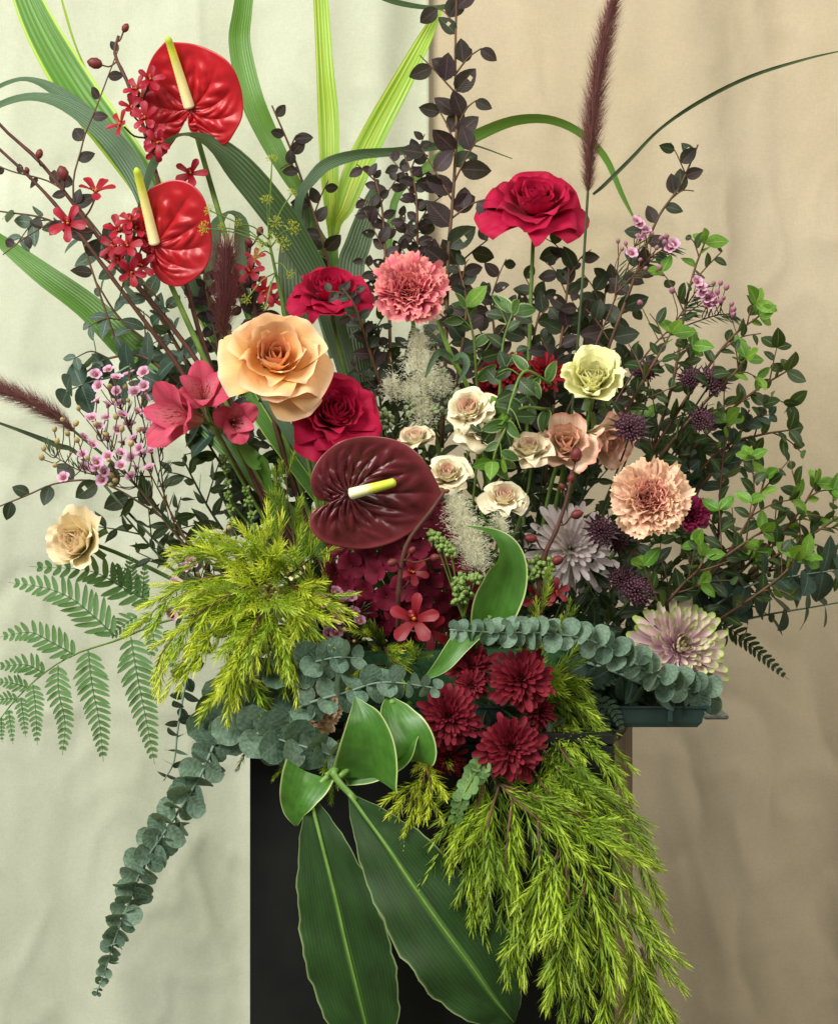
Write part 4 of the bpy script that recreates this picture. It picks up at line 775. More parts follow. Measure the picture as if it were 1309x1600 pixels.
# ------------------------------------------------------------------ anthuriums
anthurium('glossy red anthurium spathe topmost of the two beside the orchids', 297, 170, .015, [(262, 72), (242, 92), (229, 118), (222, 158), (227, 195), (236, 220), (247, 241), (262, 228), (276, 208), (286, 194), (294, 182), (296, 202), (309, 211), (330, 217), (352, 226), (370, 206), (381, 182), (380, 147), (367, 113), (342, 91), (306, 76)], (262, 57), ANTR, SPADC, (.25, .35), 1, cup=.06, sp_w=(8.5, 5), foot=P(560, 1070, 0))
anthurium('glossy red anthurium spathe below the first with a cream spadix', 243, 383, -.02, [(240, 298), (272, 287), (300, 292), (320, 310), (330, 335), (334, 365), (333, 395), (324, 420), (304, 438), (280, 447), (256, 441), (240, 425), (235, 408), (238, 396), (231, 392), (219, 384), (214, 360), (220, 330), (229, 311)], (213, 262), ANTR, SPADC, (.3, .3), 2, cup=.06, sp_w=(8.5, 5.5), foot=P(560, 1070, 0))
anthurium('dark burgundy anthurium with a short yellow green spadix', 547, 772, -.115, [(690, 769), (673, 735), (655, 711), (630, 692), (597, 683), (560, 683), (530, 692), (505, 711), (490, 734), (486, 756), (492, 775), (505, 782), (520, 782), (532, 777), (520, 784), (500, 794), (488, 800), (484, 815), (490, 834), (510, 849), (545, 857), (580, 857), (620, 845), (655, 822), (679, 796)], (618, 753), ANTB, SPADG, (-.15, .25), 3, cup=.04, sp_w=(9, 6.5), nlobe=15, fwd=.02, bow=.03)

# ------------------------------------------------------------------ roses, carnations, lisianthus
rose('peach_rose', 'large open peach rose with wide rounded outer petals', 432, 556, -.10, 142, (.10, -.86, .42), PEACH, 5, 19, 1.02, PEACHI, outer=[(25, 74, 96, .62, .72), (95, 72, 98, .60, .70), (168, 72, 100, .62, .70), (240, 72, 94, .60, .68), (310, 72, 94, .62, .66), (205, 80, 110, .62, .55)], depth=.22)
rose('crimson_rose', 'tall open crimson rose standing alone on its bare green stem', 836, 314, .03, 140, (.02, -.66, .74), RED, 8, 28, 1.05, outer=[(20, 70, 108, .60, .58), (95, 70, 106, .62, .60), (165, 70, 112, .60, .58), (235, 70, 108, .60, .58), (310, 70, 106, .58, .58)], depth=.2, foot=P(810, 1060, 0))
rose('crimson_rose', 'crimson rose half hidden behind dark leaves beside the coral carnation', 515, 452, -.01, 112, (-.05, -.62, .78), RED, 12, 26, 1.0, outer=[(30, 70, 106, .60, .58), (110, 70, 106, .62, .60), (190, 70, 112, .60, .6), (265, 70, 108, .60, .58)], depth=.2)
rose('crimson_rose', 'crimson rose tucked between the peach rose and burgundy anthurium', 525, 640, -.07, 128, (.25, -.86, .44), RED, 17, 28, .98, outer=[(215, 72, 112, .74, .80), (150, 74, 105, .58, .62), (265, 74, 100, .6, .62), (30, 70, 98, .56, .6)], depth=.24)
gS = 'cream spray roses in the middle of the bouquet'
kw = dict(n=24, group=gS, ruff=.03, stem_r=.0013)
rose('spray_rose', 'uppermost cream spray rose with a ragged pink centre', 733, 636, -.07, 76, (-.25, -.82, .5), SPRAY, 21, op=.9, mat2=SPRAYI, outer=[(60, 55, 95, .55, .6), (180, 55, 95, .55, .6), (300, 55, 95, .55, .6)], **kw)
rose('spray_rose', 'frilly cream spray rose overlapping the uppermost one', 752, 664, -.07, 78, (.25, -.9, .3), SPRAY, 22, op=.95, mat2=SPRAYI, outer=[(40, 60, 100, .58, .6), (130, 60, 105, .55, .6), (220, 60, 100, .58, .6)], **kw)
rose('spray_rose', 'closed cream spray rose bud above the burgundy anthurium', 649, 684, -.05, 66, (-.1, -.55, .82), SPRAYB, 23, op=.78, mat2=SPRAYI, **kw)
rose('spray_rose', 'half open cream spray rose at the tip of the burgundy anthurium', 699, 738, -.075, 72, (-.05, -.8, .6), SPRAY, 24, op=.75, mat2=SPRAYI, outer=[(80, 50, 80, .5, .6), (200, 50, 85, .5, .6), (320, 50, 80, .5, .6)], **kw)
rose('spray_rose', 'cup shaped cream spray rose beside the peach lisianthus', 827, 700, -.065, 74, (-.1, -.66, .74), SPRAYB, 25, op=.7, mat2=SPRAYI, outer=[(70, 50, 90, .52, .6), (190, 40, 105, .52, .55), (300, 50, 90, .52, .6)], **kw)
rose('spray_rose', 'widest open cream spray rose lowest of the cluster', 787, 774, -.08, 66, (.0, -.72, .7), SPRAY, 26, op=.95, mat2=SPRAYI, outer=[(30, 66, 92, .58, .62), (100, 66, 92, .58, .62), (172, 66, 96, .58, .62), (245, 66, 92, .58, .62), (315, 66, 92, .58, .62)], **kw)
carnation('coral_carnation', 'ruffled coral pink carnation above the white fuzzy blossom', 640, 448, -.06, 130, (0, -.92, .32), CORAL, 31, 60, foot=P(760, 1060, 0))
carnation('peach_carnation', 'ruffled pale peach carnation among the dark pincushion flowers', 1016, 777, -.07, 140, (.03, -.95, .25), PCARN, 32, 66, mat2=PCARNI, foot=P(800, 1080, 0))
carnation('peach_carnation', 'salmon carnation peeping out from under the eucalyptus strands', 494, 1102, -.128, 104, (-.15, -.95, .15), PCARN, 33, 34)
lisianthus('lemon_lisianthus', 'pale lemon yellow lisianthus with frilled open petals', 924, 592, -.05, 124, (-.08, -.86, .46), LEMON, 41, 19, .78, foot=P(800, 1080, 0))
lisianthus('peach_lisianthus', 'peach lisianthus with a deeply folded centre facing forward', 884, 690, -.045, 118, (-.05, -.92, .3), PLIS, 42, 12, .9, foot=P(800, 1080, 0))
lisianthus('peach_lisianthus', 'peach lisianthus turned sideways beside the dark pincushion flower', 948, 690, -.035, 120, (.55, -.7, -.35), PLIS, 43, 10, .78, foot=P(800, 1080, 0), depth=.3)
lisianthus('cream_lisianthus', 'cream peach lisianthus hanging out alone above the fern', 120, 845, -.0, 124, (-.42, -.85, .12), CLIS, 44, 16, .8, foot=P(560, 1060, 0))
lisianthus('cream_lisianthus', 'small pale flower hidden behind the golden needle spray', 452, 885, .0, 60, (-.1, -.8, .5), LEMON, 45, 9, .9)

# ------------------------------------------------------------------ chrysanthemums, astrantias, hydrangea, alstroemeria
gM = 'burgundy button chrysanthemums above the pedestal'
bm2 = (BURG, BURGC)
mum('burgundy_chrysanthemum', 'large burgundy chrysanthemum under the small leaved eucalyptus', 815, 1060, -.16, 112, (.05, -.95, .25), bm2, 51, 120, group=gM)
mum('burgundy_chrysanthemum', 'burgundy chrysanthemum beside the lime green curled leaf', 699, 1120, -.165, 108, (-.12, -.95, .1), bm2, 52, 116, group=gM)
mum('burgundy_chrysanthemum', 'lowest large burgundy chrysanthemum above the trailing needle spray', 799, 1168, -.175, 116, (.02, -.93, .1), bm2, 53, 124, group=gM)
mum('burgundy_chrysanthemum', 'shaded burgundy chrysanthemum tucked behind the upper pair', 735, 1040, -.135, 92, (-.1, -.9, .35), bm2, 54, 84, group=gM)
mum('burgundy_chrysanthemum', 'small half open burgundy chrysanthemum between the larger ones', 735, 1070, -.15, 56, (-.05, -.95, .2), bm2, 55, 60, group=gM)
mum('burgundy_chrysanthemum', 'burgundy chrysanthemum edge peeping behind the two large ones', 846, 1112, -.13, 64, (.35, -.85, .1), bm2, 56, 60, group=gM)
mum('burgundy_chrysanthemum', 'dark burgundy chrysanthemum under the lime green curled leaf', 700, 1188, -.15, 66, (-.1, -.9, -.2), bm2, 57, 60, group=gM)
mum('red_chrysanthemum', 'deep red chrysanthemum behind the twining green leaves', 788, 572, .0, 88, (-.1, -.8, .55), (REDM, BURGC), 58, 84)
mum('red_chrysanthemum', 'deep red chrysanthemum low behind the twining green leaves', 768, 606, .01, 72, (-.3, -.85, .2), (REDM, BURGC), 59, 70)
mum('red_chrysanthemum', 'deep red chrysanthemum peeping beside the lemon lisianthus', 855, 580, .02, 70, (.3, -.85, .2), (REDM, BURGC), 60, 64)
mum('pink_chrysanthemum', 'incurved pink chrysanthemum with lime green petal tips', 1066, 1008, -.07, 142, (.18, -.9, .22), (PINKG, CALYX), 61, 190, kind='inc', foot=P(830, 1085, 0))
mum('pale_chrysanthemum', 'pale pink spidery chrysanthemum behind the red orchid buds', 893, 856, -.015, 142, (.05, -.95, .1), (PINKW, CALYX), 62, 120, kind='spider', foot=P(800, 1085, 0))
am = (ASTB, ASTF); kf = dict(foot=P(820, 1080, 0))
astrantia('dark purple pincushion flower touching the peach lisianthus', 985, 668, -.06, 74, (0, -.9, .4), am, 71, **kf)
astrantia('dark purple pincushion flower at the end of a dark forked stem', 1097, 656, -.03, 58, (.25, -.9, .2), am, 72, **kf)
astrantia('dark purple pincushion flower above the forked stem beside bright leaves', 1112, 596, -.02, 66, (.3, -.8, .5), am, 73, **kf)
astrantia('dark purple pincushion flower tucked next to another below bright leaves', 1078, 590, -.01, 58, (-.1, -.7, .7), am, 74, **kf)
astrantia('dark purple pincushion flower behind the lemon lisianthus leaves', 1010, 580, .0, 56, (-.2, -.8, .5), am, 75, **kf)
astrantia('dark purple pincushion flower between the peach carnation and pale chrysanthemum', 940, 830, -.055, 66, (-.1, -.95, .2), am, 76, **kf)
astrantia('dark purple pincushion flower half hidden under the peach carnation', 964, 842, -.04, 61, (.3, -.9, 0), am, 77, **kf)
astrantia('pale centred pincushion flower just above the pink green chrysanthemum', 996, 922, -.05, 74, (.15, -.9, .4), am, 78, **kf)
astrantia('dark pincushion flower peeping behind the pale centred one', 970, 905, -.035, 58, (-.2, -.9, .3), am, 79, **kf)
def hydrangea(label, px, py, d, wpx, hpx, mat, seed, n=64):
    rng = random.Random(seed); th = Thing('hydrangea', label, 'hydrangea', FOAM); c = P(px, py, d); th.tube('stem', stem_curve(c+np.array([0, .03, 0]), (0, .6, -1)), .0025, .003, STEM)
    ms = []
    for k in range(4):
        b = MB()
        for i in range(4):
            g = petal_grid(L=.52, W=.62, th0=1.2+rng.uniform(-.2, .25), th1=1.75, cr=.7, nu=7, nv=6, basew=.3, wp=.55, tip=.28, tipp=2.2, ruff=.05, rng=rng); a = i*PI/2+rng.uniform(-.1, .1); ca, sa = math.cos(a), math.sin(a); b.grid(np.dstack([g[..., 0]*ca-g[..., 1]*sa, g[..., 0]*sa+g[..., 1]*ca, g[..., 2]+.02*(i % 2)]))
        b.ball((0, 0, .03), .045, 4, 6); b.tube([(0, 0, 0), (0, 0, -.5)], .02, 4); ms.append(b.build('floret', mat))
    for i in range(n):
        q = 1-(i+.5)/n*1.25; r = math.sqrt(max(0, 1-q*q)); az = i*GA; v = np.array([r*math.cos(az), -q, r*math.sin(az)]); e = c+v*np.array([SZ(wpx/2, d), SZ(wpx/2.4, d), SZ(hpx/2, d)]); th.part('floret', rng.choice(ms), axis_frame(e, v+np.array([rng.gauss(0, .25), -.25, rng.gauss(0, .25)]), rng.uniform(0, 6)) @ Matrix.Scale(SZ(44, d)*rng.uniform(.85, 1.1), 4))
hydrangea('dark crimson hydrangea head under the burgundy anthurium', 630, 885, -.04, 225, 215, HYD, 81, 80)
def alstro(label, px, py, d, size_px, face, roll, seed):
    rng = random.Random(seed); th, base, f, size = head('alstroemeria', label, 'alstroemeria', px, py, d, face, size_px, .3, 'pink alstroemeria blooms beside the peach rose', foot=P(560, 1060, 0), stem_r=.0018); Fm = axis_frame(base, f, roll)
    for i in range(3):
        m = petal_mesh('outer_petal', ALST, L=.80*size, W=.60*size, th0=.2, th1=1.15+rng.uniform(-.15, .25), p=1.4, cr=.42*size, nar=.35, nu=11, nv=10, basew=.18, wp=1.0, tip=.2, tipp=2.0, roll=.1, ruff=.05, rf=1.6, r0=.02*size, rng=rng); th.part('outer_petal', m, Fm @ Matrix.Rotation(i*2*PI/3, 4, 'Z'))
        m = petal_mesh('inner_petal', ALSTI, L=.78*size, W=.40*size, th0=.15, th1=1.0+rng.uniform(-.15, .15), p=1.6, cr=.3*size, nu=9, nv=10, basew=.2, wp=.8, tip=.45, tipp=1.7, r0=.015*size, rng=rng); th.part('inner_petal', m, Fm @ Matrix.Rotation(i*2*PI/3+PI/3, 4, 'Z'))
    for i in range(5):
        a = i*1.26; t = spline([(0, 0, 0), (.03*math.cos(a)*size, .03*math.sin(a)*size, .25*size), (.08*math.cos(a)*size, .08*math.sin(a)*size-.03*size, .46*size)], 8); b = MB(); b.tube(t, .008*size, 4); b.ball(t[-1], .02*size, 4, 5, sq=(1, 1, 1.8)); th.part('stamen', b.build('stamen', ALST), Fm)
alstro('pink alstroemeria bloom opening sideways in front of the waxflowers', 288, 652, -.05, 128, (-.62, -.72, .1), .4, 91)
alstro('pink alstroemeria bloom with streaked petals above the sideways one', 318, 618, -.035, 100, (.0, -.9, .4), 2.2, 92)
alstro('pink alstroemeria bloom half hidden under the peach rose', 366, 660, -.03, 84, (.25, -.9, .0), 1.2, 93)

# ------------------------------------------------------------------ orchids
om = (ORCR, ORCL)
orchid_stem('red orchid stem rising past the upper anthurium to a dark bud', [(186, 56, .03), (180, 85, .03), (200, 130, .025), (225, 200, .02), (248, 285, .02), (280, 400, .02), (325, 560, .02), (420, 800, .01), (560, 1040, 0)],
    [(235, 125, .0, 52, (.2, -.9, .3), .4), (215, 140, .0, 50, (-.3, -.8, .4), 1.5), (190, 195, -.005, 52, (-.5, -.7, .3), 2.6), (238, 210, -.01, 50, (.1, -.9, .2), .7), (242, 235, -.005, 44, (.2, -.8, -.3), 3), (298, 272, .02, 58, (.1, -.9, .2), .25), (222, 152, .015, 50, (-.1, -.8, .5), 4), (228, 185, -.005, 56, (-.2, -.9, .3), 1.9), (205, 168, .0, 46, (.3, -.8, .4), 3.3), (248, 222, -.015, 52, (-.2, -.8, -.2), 5.1)],
    [(160, 102, .03, 24, -.9, .2), (193, 50, .03, 15, .5, .8)], om, ORBUD, 101)
orchid_stem('red orchid stem slanting in from the edge with one open flat flower', [(-20, 170, .0), (10, 205, .0), (60, 250, .0), (105, 305, .0), (150, 365, .0), (200, 430, .0), (260, 500, .01), (330, 600, .01), (440, 820, .0), (560, 1040, 0)],
    [(107, 350, -.03, 70, (.0, -.98, .1), .15), (150, 302, -.02, 70, (.1, -.5, .75), 1.3), (188, 362, -.02, 62, (-.1, -.7, .6), 2.2), (200, 385, -.03, 56, (.0, -.9, .2), .5), (186, 405, -.02, 52, (-.4, -.8, .2), 3.5), (222, 415, -.02, 50, (.1, -.9, .0), 1.0), (212, 358, -.02, 56, (.3, -.7, .6), 5), (205, 345, -.025, 52, (-.3, -.8, .5), .2), (178, 385, -.02, 54, (-.5, -.8, .2), 4.2), (206, 425, -.025, 54, (.1, -.9, -.2), 2.8), (238, 400, -.005, 50, (-.2, -.9, .1), 1.6), (225, 372, -.015, 48, (.1, -.9, .3), 3.9)],
    [(60, 248, -.01, 16, .3, .9), (102, 282, -.01, 24, -.3, .9)], om, ORBUD, 102)
orchid_stem('thinner dark orchid stem running beside the flat flower stem', [(-20, 215, .04), (60, 290, .04), (120, 360, .035), (180, 440, .03), (240, 520, .03), (290, 590, .03), (420, 820, .02), (560, 1040, 0)], [], [(45, 270, .04, 10, -.4, .8)], om, ORBUD, 103)
orchid_stem('dark red orchid stem showing behind the dill and peach rose', [(385, 380, .03), (392, 430, .03), (405, 520, .03), (440, 700, .02), (560, 1040, 0)], [(390, 425, .01, 52, (.0, -.9, .3), .5), (412, 455, .01, 50, (.2, -.9, .0), 2), (368, 438, .02, 46, (-.3, -.9, .1), 4), (425, 470, .02, 44, (.2, -.8, .4), 1), (398, 405, .02, 40, (.1, -.8, .5), 3)], [(404, 368, .02, 15, .3, .7), (392, 386, .02, 16, -.3, .6)], om, ORBUD, 104)
orchid_stem('brown arching orchid stem with buds over the crimson hydrangea', [(694, 768, -.13), (672, 800, -.13), (640, 842, -.125), (628, 880, -.12), (622, 950, -.11), (630, 1020, -.06), (660, 1080, 0)], [(648, 968, -.125, 92, (-.15, -.95, .2), .5), (668, 985, -.11, 70, (.3, -.9, -.2), 2.4), (645, 895, -.1, 54, (.2, -.9, .3), 1.1)], [(620, 876, -.13, 17, -.7, -.3), (672, 872, -.13, 16, .9, .1), (694, 768, -.13, 9, .8, .1), (640, 865, -.13, 14, .4, .5)], (ORCD, ORCL), ORBUD, 105, smat=WOODR)
orchid_stem('dark orchid stem with red buds in front of the pale chrysanthemum', [(893, 735, -.06), (885, 780, -.065), (868, 830, -.07), (850, 870, -.07), (838, 940, -.06), (810, 1060, 0)], [(842, 935, -.05, 60, (-.2, -.9, .0), 1.2), (868, 925, -.055, 48, (.2, -.9, .3), 3.2)], [(892, 807, -.075, 20, .9, .3), (838, 843, -.075, 20, -.8, .1), (890, 755, -.06, 16, .2, .8), (898, 722, -.055, 24, .1, .6), (862, 880, -.07, 20, .6, .3), (880, 765, -.065, 12, -.3, .5)], (ORCD, ORCL), ORBUD, 106)

# ------------------------------------------------------------------ grass plumes
plume('tall purple fountain grass plume rising past the top of the frame', [(918, 300, .02), (921, 240, .02), (930, 150, .02), (945, 60, .02), (966, -30, .02)], 29, BRIST, 111, [(830, 1060, 0), (880, 760, .02), (905, 500, .02), (918, 300, .02)], 5200)
plume('small purple fountain grass plume pointing sideways past the waxflowers', [(118, 675, .02), (90, 652, .02), (50, 628, .02), (0, 606, .02), (-40, 590, .02)], 26, BRIST, 112, [(540, 1050, 0), (330, 880, .02), (200, 745, .02), (118, 675, .02)], 2800)
plume('fuzzy dark purple plume hanging down in front of the peach rose', [(352, 400, -.13), (352, 440, -.135), (350, 490, -.14), (347, 530, -.14)][::-1], 34, BRISTD, 113, None, 3000, (.35, 1.0, .9))

# ------------------------------------------------------------------ dark purple leaved branches
lk = dict(meshes=mLOX, size=(36, 46), spacing=30, ang=58, mode='alt', camf=.82)
def loro(label, path, seed, **k):
    a = dict(lk); a.update(k); return branch('purple_leaf_branch', label, path, a.pop('meshes'), a.pop('size'), a.pop('spacing'), seed=seed, group='branches of dark purple leaves', **a)
loro('tall upright purple leaf branch reaching past the top of the frame', [(690, 700, .05), (697, 520, .045), (700, 400, .04), (708, 300, .04), (713, 200, .04), (711, 100, .04), (714, -40, .04)], 121, size=(48, 60), spacing=32, twigs=11, twig_len=(70, 120), from_t=.2, camf=.9, meshes=mLORO+mLOROG[:1], stem_r=(.001, .0022), taper=.7)
loro('purple leaf sprig climbing above the pink waxflower buds', [(900, 720, .04), (945, 560, .04), (985, 450, .04), (1025, 345, .04), (1062, 290, .04), (1090, 226, .04)], 122, size=(40, 50), spacing=27, twigs=5, twig_len=(40, 80), from_t=.2)
loro('thin twig of dark round leaves beside the upper orchid buds', [(190, 560, .05), (118, 330, .05), (128, 230, .05), (152, 165, .05), (186, 75, .05)], 123, size=(34, 46), spacing=34, meshes=mLORO, from_t=.25, stem_r=(.0006, .0011))
loro('short purple leaf twig poking out along the upper orchid stem', [(200, 420, .05), (120, 320, .05), (80, 285, .05), (20, 268, .05), (-10, 255, .05)], 124, size=(24, 32), spacing=24, meshes=mLORO, from_t=.35, stem_r=(.0006, .001))
loro('dark leaf twig under the flat red orchid flower', [(250, 470, .05), (170, 380, .05), (100, 345, .05), (50, 365, .05), (5, 398, .05)], 125, size=(30, 42), spacing=28, meshes=mLORO+mLOROG[:2], from_t=.2, stem_r=(.0006, .001))
loro('dark leaf twig reaching out sideways above the cream lisianthus', [(330, 860, .03), (210, 780, .04), (150, 752, .04), (90, 755, .04), (40, 775, .04), (-15, 797, .04)], 126, size=(42, 52), spacing=34, meshes=mLOROG, from_t=.3, camf=.85, stem_r=(.0007, .0012))
loro('purple leaf branch behind the slim arching blade', [(610, 600, .04), (608, 480, .05), (602, 400, .05), (596, 320, .05), (580, 262, .05)], 127, size=(28, 38), spacing=15, twigs=7, twig_len=(50, 90), from_t=.3, meshes=mLORO)
loro('dense purple leaf branch beside the tall upright one', [(640, 560, .04), (650, 450, .05), (652, 360, .05), (648, 290, .05), (630, 238, .05)], 128, size=(28, 38), spacing=14, twigs=8, twig_len=(50, 90), from_t=.25, meshes=mLORO)
loro('purple leaf twig crossing behind the broad bending blade', [(530, 480, .08), (505, 380, .08), (478, 300, .08), (455, 235, .08), (425, 165, .08)], 129, size=(30, 42), spacing=26, twigs=4, twig_len=(40, 70), from_t=.1, meshes=mLORO+mLOROG[:1])
loro('purple leaf sprig standing beside the coral carnation', [(705, 640, .03), (722, 540, .03), (728, 470, .03), (716, 415, .03)], 130, size=(34, 44), spacing=17, twigs=6, twig_len=(50, 100), meshes=mLOX)
loro('purple leaf sprig rising behind the twining green leaves', [(760, 700, .04), (775, 580, .05), (770, 500, .05), (762, 450, .05)], 131, size=(36, 48), spacing=18, twigs=6, twig_len=(60, 110), meshes=mLOX)
loro('dark leafy sprig around the bare crimson rose stem', [(810, 740, .05), (822, 600, .06), (835, 520, .06), (850, 460, .06)], 132, size=(40, 52), spacing=20, twigs=7, twig_len=(60, 110), meshes=mLOROG)
loro('dark leafy sprig beside the tall plume stem', [(850, 760, .05), (868, 600, .05), (880, 500, .05), (888, 425, .05), (880, 385, .05)], 133, size=(40, 50), spacing=20, twigs=7, twig_len=(60, 110), meshes=mLOX)
loro('dark leafy sprig behind the tall plume stem', [(900, 760, .07), (925, 600, .07), (940, 500, .07), (948, 430, .07)], 134, size=(40, 50), spacing=20, twigs=8, twig_len=(70, 120), meshes=mLOX)
loro('dark red leaf sprig behind the fuzzy hanging plume', [(380, 700, .03), (345, 560, .03), (325, 470, .03), (318, 410, .03)], 135, size=(26, 36), spacing=14, twigs=7, twig_len=(50, 90), meshes=mLORO)
loro('dark red leaf sprig between the dill and the crimson rose', [(440, 640, .03), (415, 540, .03), (395, 480, .03), (375, 430, .03)], 136, size=(26, 36), spacing=14, twigs=7, twig_len=(50, 90), meshes=mLORO)
loro('dark leaf sprig draped over the half hidden crimson rose', [(600, 620, -.02), (575, 540, -.04), (555, 480, -.06), (535, 450, -.065)], 137, size=(26, 36), spacing=13, twigs=5, twig_len=(40, 80), meshes=mLOX)

# ------------------------------------------------------------------ green fillers
def green(name, label, path, meshes, size, spacing, seed, **k):
    return branch(name, label, path, meshes, size, spacing, seed=seed, **k)
gh = 'glossy green leaf sprays spreading outward'
hk = dict(mode='spiral', camf=.7, tip_meshes=mBRIGHT, tip_n=3, tipk=.86, twigs=5, twig_len=(50, 110), group=gh, stem_mat=WOOD, nsub=1)
for lab, path, seed, kk in [
    ('bright tipped leaf spray topped by one upright leaf cluster', [(1000, 760, .02), (1050, 600, .02), (1070, 480, .02), (1085, 420, .02), (1100, 380, .02)], 141, dict(twigs=5)),
    ('bright tipped leaf spray ending in two lime leaves beyond the waxflowers', [(1010, 720, .0), (1080, 610, .0), (1140, 530, .0), (1185, 494, .0)], 142, {}),
    ('bright leaf spray with a lime cluster behind the lemon lisianthus', [(940, 720, .0), (990, 620, -.02), (1025, 560, -.02), (1048, 520, -.02)], 143, {}),
    ('leaf spray with lime clusters above the forked pincushion stem', [(1010, 740, -.01), (1090, 640, -.02), (1140, 590, -.02), (1165, 560, -.02)], 144, {}),
    ('dark green leaf spray stretching out level with the pincushion flowers', [(1030, 760, .03), (1120, 660, .03), (1180, 610, .03), (1228, 580, .03)], 145, dict(tip_meshes=mHUCK)),
    ('thin drooping leaf spray beyond the pincushion flowers', [(1050, 780, .04), (1130, 700, .04), (1185, 680, .04), (1232, 672, .04)], 146, dict(tip_meshes=mHUCK, twigs=4)),
    ('upright leaf spray on a reddish stem beside the peach carnation', [(1080, 950, .02), (1118, 860, .02), (1125, 760, .02), (1135, 660, .02)], 147, dict(stem_mat=WOODR)),
    ('bright leaf spray rising to a pair of lime leaves', [(1060, 960, -.02), (1140, 860, -.02), (1180, 790, -.02), (1195, 745, -.02)], 148, dict(twigs=6)),
    ('bright leaf spray tipped with an upright lime trio near the edge', [(1080, 970, .0), (1170, 880, .0), (1240, 810, .0), (1275, 755, .0)], 149, dict(twigs=8)),
    ('leaf spray running out of the frame below the lime trio', [(1080, 980, .01), (1180, 890, .01), (1260, 840, .01), (1330, 795, .01)], 150, dict(twigs=9)),
    ('lower leaf spray running out of the frame above the eucalyptus', [(1060, 990, .02), (1160, 910, .02), (1250, 880, .02), (1330, 870, .02)], 151, dict(twigs=9)),
    ('bright leaf cluster hanging just above the pink green chrysanthemum', [(1010, 980, -.04), (1060, 920, -.06), (1090, 890, -.07), (1100, 868, -.07)], 152, dict(twigs=5, twig_len=(40, 80))),
    ('lime leaf cluster between the peach carnation and the edge', [(1030, 980, -.03), (1110, 890, -.05), (1160, 850, -.06), (1190, 830, -.06)], 153, dict(twigs=6)),
    ('lime leaf trio in front of the dark eucalyptus leaves', [(1090, 990, -.02), (1180, 930, -.05), (1225, 895, -.06), (1238, 872, -.06)], 154, dict(twigs=4, twig_len=(40, 80))),
    ('leafy green sprig filling the space under the peach carnation', [(900, 1050, .02), (980, 960, .02), (1040, 900, .02), (1080, 840, .02)], 155, dict(tip_meshes=mHUCK, twigs=9)),
    ('leafy green sprig behind the peach carnation head', [(920, 1000, .05), (990, 860, .05), (1050, 760, .05), (1075, 700, .05)], 156, dict(tip_meshes=mHUCK, twigs=9)),
]:
    a = dict(hk); a.update(kk); green('leaf_spray', lab, path, mHUCK, (34, 45), 21, seed, **a)
gd = 'dark leafy sprigs filling the inside of the bouquet'
